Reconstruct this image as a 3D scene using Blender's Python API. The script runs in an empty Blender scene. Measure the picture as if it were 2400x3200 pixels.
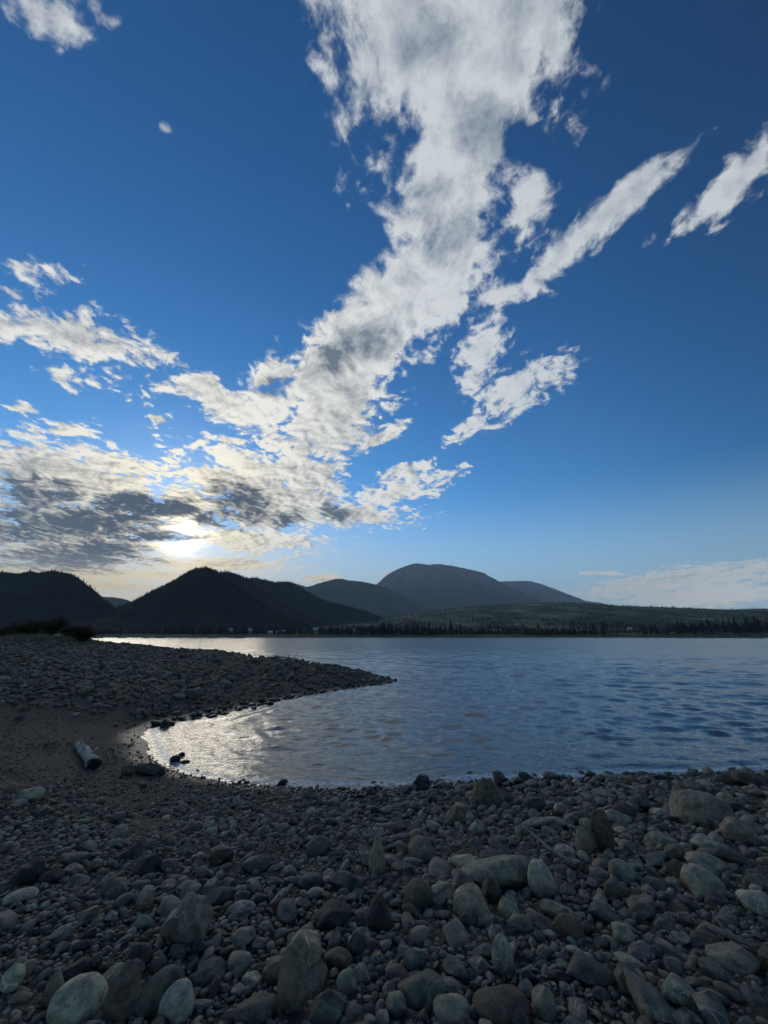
import bpy, math, random
import numpy as np

R = math.radians
scene = bpy.context.scene

# ------------------------------------------------------------------ camera
EYE = 2.2                       # metres above the lake
cam_data = bpy.data.cameras.new('camera')
cam_data.sensor_fit = 'AUTO'
cam_data.sensor_width = 36.0
cam_data.lens = 13.57
cam_data.clip_start = 0.05
cam_data.clip_end = 60000.0
cam = bpy.data.objects.new('camera', cam_data)
scene.collection.objects.link(cam)
cam.location = (0.0, 0.0, EYE)
cam.rotation_euler = (R(90 + 17.83), 0.0, 0.0)
scene.camera = cam

# ------------------------------------------------------------------ light
SUN_ELEV, SUN_AZ = 13.0, -28.8          # azimuth measured from +Y towards +X
SUN_DIR = (math.cos(R(SUN_ELEV)) * math.sin(R(SUN_AZ)), math.cos(R(SUN_ELEV)) * math.cos(R(SUN_AZ)), math.sin(R(SUN_ELEV)))
sun_data = bpy.data.lights.new('sun', 'SUN')
sun_data.energy = 0.6                    # the sun stands behind the cloud bank
sun_data.angle = R(24.0)
sun_data.color = (1.0, 0.9, 0.74)
sun = bpy.data.objects.new('sun', sun_data)
scene.collection.objects.link(sun)
sun.rotation_euler = (R(90 - SUN_ELEV), 0.0, R(180 - SUN_AZ))
sun.location = (-300, 500, 400)

scene.view_settings.view_transform = 'Standard'
scene.view_settings.look = 'None'
scene.view_settings.exposure = 0.0
scene.view_settings.gamma = 1.0
scene.view_settings.use_curve_mapping = False
scene.cycles.use_adaptive_sampling = True
scene.cycles.adaptive_threshold = 0.02
scene.cycles.adaptive_min_samples = 8
scene.cycles.use_denoising = True
scene.cycles.denoiser = 'OPENIMAGEDENOISE'
scene.cycles.max_bounces = 6
scene.cycles.diffuse_bounces = 2
scene.cycles.glossy_bounces = 3
scene.cycles.transmission_bounces = 3
scene.cycles.volume_bounces = 1
scene.cycles.transparent_max_bounces = 8
scene.cycles.caustics_reflective = False
scene.cycles.caustics_refractive = False


class Nodes:
    """Small helper that strings shader nodes together."""
    def __init__(self, tree):
        self.t = tree
        tree.nodes.clear()
    def new(self, kind, **props):
        n = self.t.nodes.new(kind)
        for k, v in props.items():
            setattr(n, k, v)
        return n
    def put(self, sock, val):  # value or link
        if val is None:
            return
        if isinstance(val, bpy.types.NodeSocket):
            self.t.links.new(val, sock)
        elif isinstance(val, (tuple, list)) and len(val) == 3 and sock.type == 'RGBA':
            sock.default_value = (*val, 1.0)
        else:
            sock.default_value = val
    def math(self, op, a, b=None, c=None, clamp=False):
        n = self.new('ShaderNodeMath', operation=op, use_clamp=clamp)
        for s, v in zip(n.inputs, (a, b, c)):
            self.put(s, v)
        return n.outputs[0]
    def vec(self, op, a, b=None, scale=None):
        n = self.new('ShaderNodeVectorMath', operation=op)
        self.put(n.inputs[0], a)
        if b is not None:
            self.put(n.inputs[1], b)
        if scale is not None:
            self.put(n.inputs['Scale'], scale)
        return n.outputs['Value'] if op in ('DOT_PRODUCT', 'LENGTH', 'DISTANCE') else n.outputs['Vector']
    def xyz(self, x, y, z=0.0):
        n = self.new('ShaderNodeCombineXYZ')
        for s, v in zip(n.inputs, (x, y, z)):
            self.put(s, v)
        return n.outputs[0]
    def sep(self, v):
        n = self.new('ShaderNodeSeparateXYZ')
        self.put(n.inputs[0], v)
        return n.outputs
    def ramp(self, val, lo, hi, a=0.0, b=1.0, smooth=True):
        n = self.new('ShaderNodeMapRange', interpolation_type='SMOOTHSTEP' if smooth else 'LINEAR')
        for s, v in zip(n.inputs, (val, lo, hi, a, b)):
            self.put(s, v)
        return n.outputs[0]
    def noise(self, v, scale, detail=2.0, rough=0.5, distortion=0.0, dims='3D'):
        n = self.new('ShaderNodeTexNoise', noise_dimensions=dims)
        self.put(n.inputs['Vector'], v)
        n.inputs['Scale'].default_value = scale
        n.inputs['Detail'].default_value = detail
        n.inputs['Roughness'].default_value = rough
        n.inputs['Distortion'].default_value = distortion
        return n.outputs['Fac']
    def voronoi(self, v, scale, feature='F1', out='Distance'):
        n = self.new('ShaderNodeTexVoronoi', feature=feature)
        self.put(n.inputs['Vector'], v)
        n.inputs['Scale'].default_value = scale
        return n.outputs[out]
    def mix(self, fac, a, b, blend='MIX'):
        n = self.new('ShaderNodeMix', data_type='RGBA', blend_type=blend)
        self.put(n.inputs['Factor'], fac)
        self.put(n.inputs['A'], a) if False else self.put(n.inputs[6], a)
        self.put(n.inputs[7], b)
        return n.outputs[2]
    def mapping(self, v, loc=(0, 0, 0), rot=(0, 0, 0), scale=(1, 1, 1), kind='POINT'):
        n = self.new('ShaderNodeMapping', vector_type=kind)
        self.put(n.inputs['Vector'], v)
        n.inputs['Location'].default_value = loc
        n.inputs['Rotation'].default_value = rot
        n.inputs['Scale'].default_value = scale
        return n.outputs[0]


# ------------------------------------------------------------------ sky
# Cloud bodies on a stereographic chart of the western sky: centre, turn, half axes, weight
CLOUDS = [
    (0.0672,0.3475,-1.079,0.1044,0.0979,1.3),
    (0.1553,0.3556,2.294,0.0542,0.0263,1.05),
    (0.1224,0.3838,2.897,0.0618,0.0335,1.3),
    (0.0605,0.2362,1.697,0.0974,0.0543,1.3),
    (0.1407,0.2325,-2.709,0.0307,0.025,0.8),
    (0.0337,0.1496,-2.329,0.1049,0.0554,1.3),
    (-0.0331,0.0933,-2.477,0.1273,0.0523,1.3),
    (-0.0631,0.0275,-2.273,0.0818,0.0417,1.3),
    (-0.1256,0.0609,-2.949,0.06,0.0198,1.05),
    (-0.1894,0.028,2.8,0.0502,0.0232,1.05),
    (-0.1533,0.0146,2.786,0.0628,0.0311,1.05),
    (-0.2281,0.0432,-2.89,0.0442,0.0131,1.05),
    (0.2411,0.2212,-2.577,0.0516,0.0153,1.05),
    (0.1859,0.1796,-2.384,0.056,0.0228,1.05),
    (0.1267,0.1474,-2.923,0.0432,0.0202,1.05),
    (0.1103,0.0948,-1.773,0.0535,0.0317,1.05),
    (0.154,0.0472,-2.549,0.0628,0.0306,1.05),
    (0.1088,0.0036,-2.515,0.0373,0.015,1.05),
    (0.329,0.2152,-2.381,0.0548,0.0221,1.05),
    (-0.2853,0.3346,3.068,0.0331,0.0183,0.72),
    (-0.2366,0.3526,3.136,0.0257,0.0163,0.75),
    (-0.2266,0.3361,-3.054,0.02,0.007,0.6),
    (-0.2144,0.2714,0.506,0.0098,0.0064,0.3),
    (-0.3374,0.1565,-3.068,0.0312,0.0138,0.62),
    (-0.3532,0.1356,3.052,0.0317,0.0113,0.58),
    (-0.3875,0.0999,-3.128,0.0214,0.0181,0.85),
    (-0.3406,0.1006,2.973,0.0469,0.0283,0.92),
    (-0.2873,0.081,2.722,0.0457,0.0214,0.82),
    (-0.3311,0.0563,2.776,0.0329,0.0141,0.62),
    (-0.2568,0.0776,2.993,0.0285,0.0111,0.6),
    (-0.3875,0.0163,2.878,0.0157,0.0069,0.72),
    (-0.2584,0.01,3.023,0.0111,0.0075,1.05),
    (-0.3561,-0.0031,3.033,0.0382,0.0102,1.05),
    (-0.358,-0.053,2.974,0.1048,0.0471,1.05),
    (-0.3477,-0.104,3.086,0.128,0.0562,1.05),
    (-0.3185,-0.0386,3.003,0.0558,0.0203,1.05),
    (-0.1664,-0.0708,2.948,0.1301,0.0468,1.05),
    (-0.1118,-0.0497,2.675,0.0839,0.0354,1.05),
    (-0.1784,-0.0387,3.027,0.0687,0.0258,1.05),
    (-0.1365,-0.101,-3.137,0.1108,0.0327,1.05),
    (-0.1631,-0.1372,3.037,0.088,0.0201,1.05),
    (-0.2399,-0.0999,2.774,0.0504,0.034,1.05),
    (-0.0391,-0.1088,3.133,0.0857,0.017,1.05),
    (0.0184,-0.0802,-2.852,0.0799,0.0181,1.05),
    (0.0302,-0.0518,-2.848,0.0368,0.0095,1.05),
    (-0.3602,-0.139,3.01,0.1011,0.0244,1.05),
    (-0.3673,-0.1621,2.958,0.0895,0.0136,1.05),
    (-0.3315,-0.1816,2.976,0.0495,0.0048,1.05),
    (-0.2134,-0.1672,3.047,0.1003,0.011,1.05),
    (-0.2802,-0.1751,3.003,0.0452,0.0067,1.05),
    (-0.1899,-0.0104,3.14,0.0322,0.0056,1.05),
    (-0.0026,-0.0079,-2.645,0.0372,0.0116,1.05),
    (0.1007,-0.046,-3.003,0.0122,0.0059,1.05),
    (0.2634,-0.1745,-3.011,0.0273,0.0039,1.05),
    (0.346,-0.1729,-2.865,0.1113,0.0157,1.05),
    (0.3664,-0.1885,-2.884,0.0862,0.0154,1.05),
    (-0.082,-0.1922,-3.106,0.0303,0.0054,1.05),
    (0.0126,-0.1874,-3.088,0.0145,0.0036,1.05),
]
CLOUD_GAPS = [
    (-0.1534,-0.0952,2.972,0.0124,0.0118,1.0),
    (0.1407,0.2753,2.573,0.0444,0.02,1.0),
]
CLOUD_CORES = [
    (-0.3585,-0.1467,3.014,0.0992,0.0149,1.0),
    (0.0634,0.2104,-2.472,0.05,0.0258,1.0),
    (0.0386,0.3484,-2.928,0.0332,0.0179,1.0),
    (-0.2862,-0.0901,3.045,0.0601,0.0111,1.5),
    (-0.2787,-0.1285,3.085,0.0441,0.0056,1.6),
    (-0.2064,-0.1117,2.793,0.0324,0.0127,1.4),
    (-0.3858,-0.0748,2.899,0.0556,0.0205,1.0),
    (-0.3262,-0.1057,-3.106,0.09,0.0299,1.0),
    (-0.3347,-0.1417,2.963,0.0687,0.0183,1.0),
    (-0.184,-0.0936,2.714,0.0488,0.0291,1.0),
    (-0.1283,-0.1162,2.893,0.0246,0.0167,1.0),
    (-0.0302,0.1022,-2.77,0.0609,0.0244,1.0),
    (0.0922,0.2882,2.516,0.0442,0.0271,1.0),
    (0.0467,0.2422,-3.029,0.0241,0.0156,1.0),
    (-0.1347,0.0474,-2.796,0.0262,0.0136,1.0),
    (-0.4066,-0.0988,2.855,0.0392,0.0303,1.0),
    (-0.0602,-0.1071,-3.07,0.0246,0.0109,1.0),
]



def build_sky():
    world = bpy.data.worlds.new('World')
    scene.world = world
    world.use_nodes = True
    N = Nodes(world.node_tree)
    out = N.new('ShaderNodeOutputWorld')
    bg = N.new('ShaderNodeBackground')
    bg.inputs['Strength'].default_value = 0.1
    N.t.links.new(bg.outputs[0], out.inputs['Surface'])
    geo = N.new('ShaderNodeTexCoord')
    d = geo.outputs['Generated']
    dx, dy, dz = N.sep(d)[:3]
    dz0 = N.math('MAXIMUM', dz, 0.0)

    sky = N.new('ShaderNodeTexSky', sky_type='NISHITA')
    sky.sun_disc = False
    sky.sun_elevation = R(SUN_ELEV)
    sky.sun_rotation = R(SUN_AZ)
    sky.altitude = 2750.0
    sky.air_density = 1.1
    sky.dust_density = 0.3
    sky.ozone_density = 4.0
    # clear mountain air and the camera's white balance: deeper blue overhead
    sr, sg, sb = N.sep(sky.outputs[0])[:3]
    sky_col = N.xyz(N.math('MULTIPLY', N.math('POWER', sr, 2.0), 1.0), N.math('MULTIPLY', N.math('POWER', sg, 1.45), 1.2), N.math('MULTIPLY', N.math('POWER', sb, 1.28), 1.2))
    mu_s = N.math('MAXIMUM', N.vec('DOT_PRODUCT', d, SUN_DIR), 0.0)
    # the clear sky is darkest a quarter turn away from the sun
    dk = N.ramp(mu_s, 0.0, 0.62, 0.5, 1.0)
    sky_col = N.vec('MULTIPLY', sky_col, N.xyz(N.math('POWER', dk, 3.0), dk, N.math('POWER', dk, 0.75)))
    low = N.mix(N.math('POWER', mu_s, 8.0), (4.4, 6.4, 7.6), (8.6, 6.9, 3.8))
    sky_col = N.mix(N.ramp(dz, 0.36, 0.0, 0.0, 0.95), sky_col, low)        # thicker air towards the horizon

    # position on the cloud layer (perspective of a layer overhead)
    inv = N.math('DIVIDE', 1.0, N.math('ADD', dz0, 0.11))
    px, py = N.math('MULTIPLY', dx, inv), N.math('MULTIPLY', dy, inv)
    p = N.xyz(px, py, 0.0)
    sun_p = (SUN_DIR[0] / (SUN_DIR[2] + 0.11), SUN_DIR[1] / (SUN_DIR[2] + 0.11), 0.0)
    to_sun = N.vec('NORMALIZE', N.vec('SUBTRACT', sun_p, p))

    # chart of the sky around a fixed direction
    a = R(30)
    cn, cu = (0, math.cos(a), math.sin(a)), (0, -math.sin(a), math.cos(a))
    den = N.math('ADD', N.vec('DOT_PRODUCT', d, cn), 1.0001)
    chart = N.xyz(N.math('DIVIDE', dx, den), N.math('DIVIDE', N.vec('DOT_PRODUCT', d, cu), den), 0.0)
    # wind-torn wobble of the outlines
    wob = N.new('ShaderNodeTexNoise', noise_dimensions='2D')
    N.put(wob.inputs['Vector'], p)
    wob.inputs['Scale'].default_value = 2.6
    wob.inputs['Detail'].default_value = 3.0
    wv = N.vec('SCALE', N.vec('SUBTRACT', wob.outputs['Color'], (0.5, 0.5, 0.5)), scale=N.math('MULTIPLY', N.math('ADD', dz0, 0.05), 0.06))
    chart_w = N.vec('MULTIPLY', N.vec('ADD', chart, wv), (1.0, 1.0, 0.0))

    def field(table, coord, smooth=0.25):
        # every body is a quadratic form: weight - (distance in half axes) squared
        x, y = N.sep(coord)[:2]
        v1 = N.xyz(x, y, 1.0)
        v2 = N.xyz(N.math('MULTIPLY', x, x), N.math('MULTIPLY', x, y), N.math('MULTIPLY', y, y))
        acc = None
        for cx, cy, ang, ra, rb, g in table:
            c, s_ = math.cos(ang), math.sin(ang)
            A = (c / ra) ** 2 + (s_ / rb) ** 2
            B = 2 * c * s_ * (ra ** -2 - rb ** -2)
            C = (s_ / ra) ** 2 + (c / rb) ** 2
            q = N.vec('DOT_PRODUCT', v2, (-A, -B, -C))
            l = N.vec('DOT_PRODUCT', v1, (2 * A * cx + B * cy, B * cx + 2 * C * cy, g - (A * cx * cx + B * cx * cy + C * cy * cy)))
            v = N.math('ADD', q, l)
            acc = v if acc is None else N.math('SMOOTH_MAX', acc, v, smooth)
        # back to a plain distance: 1 in the middle, 0 on the outline
        return N.math('SUBTRACT', 1.0, N.math('SQRT', N.math('MAXIMUM', N.math('SUBTRACT', 1.0, acc), 0.0)))

    body = field(CLOUDS, chart_w)
    gaps = N.math('MAXIMUM', field(CLOUD_GAPS, chart_w), 0.0)
    core = field(CLOUD_CORES, chart_w, 0.3)

    # scattered cloud in the rest of the sky
    rad = N.vec('LENGTH', chart)
    other = N.math('SUBTRACT', N.math('MULTIPLY', N.noise(p, 0.9, 2.0, 0.5, dims='2D'), 5.0), 3.1)
    other = N.math('ADD', other, N.ramp(rad, 0.66, 0.85, -4.0, 0.0))
    body = N.math('MAXIMUM', N.math('SUBTRACT', body, N.math('MULTIPLY', gaps, 0.75)), N.math('MINIMUM', other, 0.8))

    pm = N.mapping(p, (0, 0, 0), (0, 0, R(35)), (1.0, 0.9, 1.0))
    def fbm(v):
        return N.noise(v, 7.5, 7.0, 0.68, 0.2, '2D')
    n0 = fbm(pm)
    toff = N.mapping(N.vec('SCALE', to_sun, scale=0.03), (0, 0, 0), (0, 0, R(35)), (1.0, 0.9, 1.0))
    n1 = fbm(N.vec('ADD', pm, toff))
    big = N.noise(p, 1.7, 2.0, 0.5, 0.0, '2D')

    dens = N.math('ADD', N.math('MINIMUM', body, 1.0), N.math('MULTIPLY', N.math('SUBTRACT', n0, 0.5), N.ramp(dz0, 0.45, 0.8, 2.8, 2.5)))
    dens = N.math('ADD', dens, N.math('MULTIPLY', N.math('SUBTRACT', big, 0.5), 0.6))
    fine = N.noise(pm, 30.0, 4.0, 0.65, 0.3, '2D')
    dens = N.math('ADD', dens, N.math('MULTIPLY', N.math('SUBTRACT', fine, 0.5), N.ramp(dz0, 0.5, 0.85, 1.35, 0.8)))
    alpha = N.ramp(dens, -0.08, N.ramp(dz0, 0.25, 0.8, 0.42, 0.62))
    relief = N.math('MULTIPLY', N.math('SUBTRACT', n0, n1), N.ramp(dz0, 0.25, 0.7, 2.8, 2.1))

    corem = N.ramp(N.math('ADD', core, N.math('MULTIPLY', N.math('SUBTRACT', n1, 0.5), 1.1)), -0.4, 0.8)
    thick = N.ramp(dens, 0.5, 1.7)
    lit = N.math('ADD', N.ramp(big, 0.3, 0.7, 1.0, 0.7), relief)
    lit = N.math('SUBTRACT', lit, N.math('MULTIPLY', thick, 0.24))
    lit = N.math('SUBTRACT', lit, N.math('MULTIPLY', corem, N.ramp(dz0, 0.22, 0.45, 0.9, 0.62)), clamp=True)

    lit = N.math('ADD', lit, N.ramp(dz0, 0.18, 0.06, 0.0, 0.4), clamp=True)
    # forward scattering towards the sun
    mu = N.math('MAXIMUM', N.vec('DOT_PRODUCT', d, SUN_DIR), 0.0)
    wide = N.math('POWER', mu, 5.0)
    near = N.math('POWER', mu, 60.0)
    disc = N.math('POWER', mu, 1000.0)
    white = N.mix(wide, (7.3, 7.7, 7.8), (10.5, 10.2, 9.3))
    white = N.mix(near, white, (12.5, 11.0, 7.6))
    dark = N.mix(wide, (2.2, 2.8, 3.5), (0.62, 0.85, 1.2))
    white = N.mix(N.math('MULTIPLY', N.math('POWER', mu, 9.0), N.ramp(dz0, 0.24, 0.08)), white, (11.5, 9.0, 4.4))
    white = N.mix(N.math('MULTIPLY', N.ramp(wide, 0.0, 0.6, 1.0, 0.0), N.ramp(dz0, 0.18, 0.08)), white, (9.4, 9.0, 8.3))
    cloud_col = N.mix(lit, dark, white)
    # low cloud fades into the air
    airy = N.ramp(dz0, 0.02, 0.2, 0.12, 0.0)
    cloud_col = N.mix(airy, cloud_col, sky_col)
    # away from the sun the cloud is thin and blue sky shows through it
    alpha = N.math('MULTIPLY', alpha, N.ramp(wide, 0.0, 0.45, 0.84, 1.0))
    col = N.mix(alpha, sky_col, cloud_col)
    # glare of the veiled sun through the thin places
    thin = N.math('SUBTRACT', 1.0, N.math('MULTIPLY', corem, 0.97))
    glare = N.math('ADD', N.math('MULTIPLY', disc, N.ramp(n0, 0.35, 0.65, 8.0, 42.0)), N.math('MULTIPLY', near, 2.7))
    glare = N.math('MULTIPLY', glare, thin)
    gl = N.vec('SCALE', (1.0, 0.93, 0.72), scale=glare)
    col = N.mix(1.0, col, gl, 'ADD')
    N.put(bg.inputs['Color'], col)
    try:
        world.cycles.sampling_method = 'NONE'
        world.cycles.sample_map_resolution = 512
    except Exception:
        pass
build_sky()


# ------------------------------------------------------------------ helpers
COL = scene.collection
rng = np.random.default_rng(7)


def tag(o, label=None, cat=None, group=None, kind=None):
    for k, v in (('label', label), ('category', cat), ('group', group), ('kind', kind)):
        if v:
            o[k] = v
    return o


def empty(name, loc=(0, 0, 0), rz=0.0):
    o = bpy.data.objects.new(name, None)
    o.empty_display_size = 0.2
    o.location = loc
    o.rotation_euler = (0, 0, rz)
    COL.objects.link(o)
    return o


def mesh_data(name, verts, faces, mat=None, smooth=True):
    """faces: one (n,3)/(n,4) array or a list of tuples"""
    me = bpy.data.meshes.new(name)
    verts = np.asarray(verts, np.float32)
    if isinstance(faces, np.ndarray):
        k = faces.shape[1]
        me.vertices.add(len(verts))
        me.vertices.foreach_set('co', verts.ravel())
        me.loops.add(faces.size)
        me.loops.foreach_set('vertex_index', faces.astype(np.int32).ravel())
        me.polygons.add(len(faces))
        me.polygons.foreach_set('loop_start', np.arange(0, faces.size, k, dtype=np.int32))
        me.polygons.foreach_set('loop_total', np.full(len(faces), k, np.int32))
        me.update(calc_edges=True)
    else:
        me.from_pydata([tuple(map(float, v)) for v in verts], [], faces)
        me.update()
    me.polygons.foreach_set('use_smooth', np.full(len(me.polygons), smooth))
    if mat:
        me.materials.append(mat)
    return me


def mesh_obj(name, verts, faces, mat=None, parent=None, smooth=True):
    o = bpy.data.objects.new(name, mesh_data(name, verts, faces, mat, smooth))
    COL.objects.link(o)
    o.parent = parent
    return o


def link_copy(o, parent=None):
    c = o.copy()
    COL.objects.link(c)
    c.parent = parent
    return c


def float_attr(me, name, vals):
    a = me.attributes.new(name, 'FLOAT', 'POINT')
    a.data.foreach_set('value', np.asarray(vals, np.float32))


def color_attr(me, name, vals):
    a = me.attributes.new(name, 'FLOAT_COLOR', 'POINT')
    v = np.ones((len(vals), 4), np.float32)
    v[:, :3] = vals
    a.data.foreach_set('color', v.ravel())


def hash2(i, j, seed):
    h = (i.astype(np.int64) * 374761393 + j.astype(np.int64) * 668265263 + seed * 974711) & 0xffffffff
    h = ((h ^ (h >> 13)) * 1274126177) & 0xffffffff
    return ((h ^ (h >> 16)) & 0xffffff) / float(0xffffff)


def vnoise(x, y, seed=0):
    i, j = np.floor(x), np.floor(y)
    fx, fy = x - i, y - j
    fx, fy = fx * fx * (3 - 2 * fx), fy * fy * (3 - 2 * fy)
    i, j = i.astype(np.int64), j.astype(np.int64)
    a, b = hash2(i, j, seed), hash2(i + 1, j, seed)
    c, d = hash2(i, j + 1, seed), hash2(i + 1, j + 1, seed)
    return (a + (b - a) * fx) * (1 - fy) + (c + (d - c) * fx) * fy


def fbm2(x, y, octaves=5, seed=0, gain=0.5, ridged=False):
    x, y = np.asarray(x, float), np.asarray(y, float)
    s, amp, tot = 0.0, 1.0, 0.0
    for k in range(octaves):
        n = vnoise(x * 2 ** k + 17.3 * k, y * 2 ** k - 9.1 * k, seed + k)
        if ridged:
            n = 1 - np.abs(2 * n - 1)
        s = s + amp * n
        tot += amp
        amp *= gain
    return s / tot


def grid_faces(nr, nc):
    i = np.arange(nr - 1)[:, None] * nc + np.arange(nc - 1)[None, :]
    i = i.ravel()
    return np.stack([i, i + 1, i + nc + 1, i + nc], 1)


def material(name, rough=0.8, spec=0.3):
    m = bpy.data.materials.new(name)
    m.use_nodes = True
    N = Nodes(m.node_tree)
    out = N.new('ShaderNodeOutputMaterial')
    b = N.new('ShaderNodeBsdfPrincipled')
    b.inputs['Roughness'].default_value = rough
    b.inputs['Specular IOR Level'].default_value = spec
    N.t.links.new(b.outputs[0], out.inputs['Surface'])
    return m, N, b


def bump(N, b, height, strength=0.5, dist=0.02):
    n = N.new('ShaderNodeBump')
    n.inputs['Strength'].default_value = strength
    n.inputs['Distance'].default_value = dist
    N.put(n.inputs['Height'], height)
    N.put(b.inputs['Normal'], n.outputs[0])


def plain(name, col, rough=0.6, var=0.25, scale=8.0, spec=0.3):
    """Coloured surface with mottling and fine relief."""
    m, N, b = material(name, rough, spec)
    pos = N.new('ShaderNodeTexCoord').outputs['Object']
    n = N.noise(pos, scale, 4.0, 0.6)
    lo = tuple(c * (1 - var) for c in col)
    hi = tuple(min(1.0, c * (1 + var)) for c in col)
    N.put(b.inputs['Base Color'], N.mix(N.ramp(n, 0.3, 0.7), lo, hi))
    bump(N, b, n, 0.2, 0.02)
    return m


# ------------------------------------------------------------------ mountains
RIDGES = {
    'A': (1300, [(-2789,30),(-2435,131),(-2043,195),(-1617,205),(-1295,212),(-1270,214),(-1231,207),(-1193,218),(-1157,210),(-1147,210),(-1115,222),(-1099,215),(-1049,207),(-1023,195),(-995,173),(-971,160),(-933,129),(-897,104),(-863,84),(-800,52),(-700,15),(-616,2)]),
    'B': (5000, [(-4157,51),(-3840,379),(-3569,486),(-3429,478),(-3307,459),(-3164,415),(-2812,281),(-2384,108)]),
    'C': (1400, [(-1050,2),(-973,53),(-923,90),(-886,117),(-841,145),(-797,172),(-747,202),(-711,228),(-685,241),(-652,247),(-630,242),(-602,229),(-554,196),(-492,155),(-395,97),(-302,53),(-166,5)]),
    'C2': (2100, [(-1219,144),(-1069,261),(-958,330),(-889,341),(-856,343),(-813,332),(-779,320),(-752,310),(-709,282),(-598,207),(-421,111),(-250,39),(-83,7)]),
    'D': (2500, [(-1281,113),(-1062,270),(-947,341),(-886,362),(-845,368),(-826,364),(-765,352),(-694,335),(-644,339),(-616,345),(-584,335),(-533,301),(-442,252),(-371,218),(-263,195),(-125,157),(60,93),(296,8)]),
    'E': (7500, [(-2540,509),(-2026,867),(-1819,977),(-1664,965),(-1482,904),(-1276,971),(-1069,1032),(-922,1063),(-805,1063),(-686,1038),(-507,1020),(-327,989),(-136,952),(184,837),(728,568),(1494,218),(2074,19)]),
    'F': (10500, [(-2003,225),(-1021,877),(-430,1213),(-190,1350),(-87,1444),(17,1547),(165,1652),(384,1756),(631,1853),(912,1915),(1061,1888),(1183,1862),(1394,1888),(1691,1871),(1986,1818),(2314,1748),(2691,1660),(2932,1522),(3170,1384),(3441,1239),(3679,1137),(3954,994),(4185,861),(4725,589),(5437,305),(6228,65)]),
    'G': (13500, [(1960,914),(3094,1559),(4003,1823),(4347,1823),(4828,1845),(5094,1834),(5405,1746),(5806,1592),(6214,1429),(6610,1277),(6908,1149),(7327,1106),(7530,1074),(7774,978),(8667,704),(10180,237)]),
    'H': (3400, [(-1020,2),(-807,23),(-539,54),(-163,126),(109,179),(549,235),(991,269),(1366,277),(1760,245),(1970,237),(2155,232),(2351,224),(2545,211),(2652,211),(2814,224),(3013,229),(3210,229),(3566,237),(4382,219),(5437,139),(6739,48)]),
}


def forest_material(name, dark, light, bare=None, bare_from=None, scale=0.012):
    m, N, b = material(name, 0.95, 0.1)
    geo = N.new('ShaderNodeNewGeometry')
    pos = geo.outputs['Position']
    n1 = N.noise(pos, scale, 6.0, 0.65)
    n2 = N.noise(pos, scale * 8, 3.0, 0.6)
    col = N.mix(N.ramp(n1, 0.35, 0.65), dark, light)
    col = N.mix(N.ramp(n2, 0.3, 0.75, 0.0, 0.6), col, tuple(c * 0.45 for c in dark))
    if bare:
        z = N.sep(pos)[2]
        zz = N.math('ADD', z, N.math('MULTIPLY', N.math('SUBTRACT', n1, 0.5), 1500.0))
        col = N.mix(N.ramp(zz, bare_from - 300.0, bare_from + 600.0), col, bare)
    N.put(b.inputs['Base Color'], col)
    bump(N, b, n2, 0.8, 12.0)
    return m


M_forest = forest_material('forested slope', (0.008, 0.013, 0.009), (0.026, 0.036, 0.018))
M_forest_bare = forest_material('forest and tundra slope', (0.016, 0.026, 0.016), (0.04, 0.055, 0.028), (0.17, 0.15, 0.125), 1150.0, 0.004)


def mountain(key, label, mat, wf=1.9, wb=1.7, nx=160, nt=50, seed=1, rugged=0.5):
    D, pts = RIDGES[key]
    px_, pz_ = np.array(pts, float).T
    xs = np.linspace(px_[0], px_[-1], nx)
    rz = np.interp(xs, px_, pz_)
    zmax = rz.max()
    wf, wb = wf * zmax, wb * zmax
    t = np.concatenate([-np.linspace(1, 0, nt)[:-1] ** 1.15, np.linspace(0, 1, nt // 2)])
    T, X = np.meshgrid(t, xs, indexing='ij')
    Y = D + np.where(T < 0, T * wf, T * wb)
    # spurs and gullies run down from the ridge
    warp = (fbm2(X / (0.5 * zmax) + 40, Y / (1.1 * zmax), 4, seed) - 0.5) * 0.9 * zmax * np.abs(T) ** 0.7
    ridge = np.interp((X + warp).ravel(), px_, pz_).reshape(X.shape)
    prof = np.clip(1 - np.abs(T), 0, 1)
    prof = 0.65 * prof + 0.35 * prof * prof
    rg = fbm2((X + 0.25 * Y) / (0.42 * zmax), Y / (0.9 * zmax), 5, seed + 20, 0.55, True) - 0.62
    Z = ridge * prof + rg * rugged * zmax * prof * np.abs(T) ** 0.75 * 0.9
    Z += (fbm2(X / (0.06 * zmax), Y / (0.06 * zmax), 3, seed + 50) - 0.5) * 0.022 * zmax
    Z = np.minimum(Z, ridge * (Y / D) * 1.0 + 0.012 * zmax * (T == 0)) if False else Z
    Z -= 6
    o = mesh_obj('mountain', np.stack([X, Y, Z], -1).reshape(-1, 3), grid_faces(len(t), nx), mat)
    tag(o, label, 'mountain', kind='structure')
    return o, (X, Y, Z, T)


mtA = mountain('A', 'dark forested mountain at the left edge with a notched summit', M_forest, seed=3)
mtB = mountain('B', 'small distant hill seen in the gap between the two dark mountains', M_forest, seed=5)
mtC = mountain('C', 'dark pointed mountain under the sun, left of the middle', M_forest, seed=8)
mtC2 = mountain('C2', 'shoulder ridge just behind the dark pointed mountain', M_forest, seed=11, wf=1.4)
mtD = mountain('D', 'long ridge sloping down to the right beside the pointed mountain', M_forest, seed=14, wf=1.5)
mtE = mountain('E', 'rounded hazy mountain left of the big dome', M_forest_bare, seed=17, wf=1.5)
mtF = mountain('F', 'big dome shaped bare topped mountain in the middle distance', M_forest_bare, seed=22, wf=1.6, nx=220, rugged=0.6)
mtG = mountain('G', 'pale far mountain sloping away right of the dome', M_forest_bare, seed=27, wf=1.3, rugged=0.35)


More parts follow.
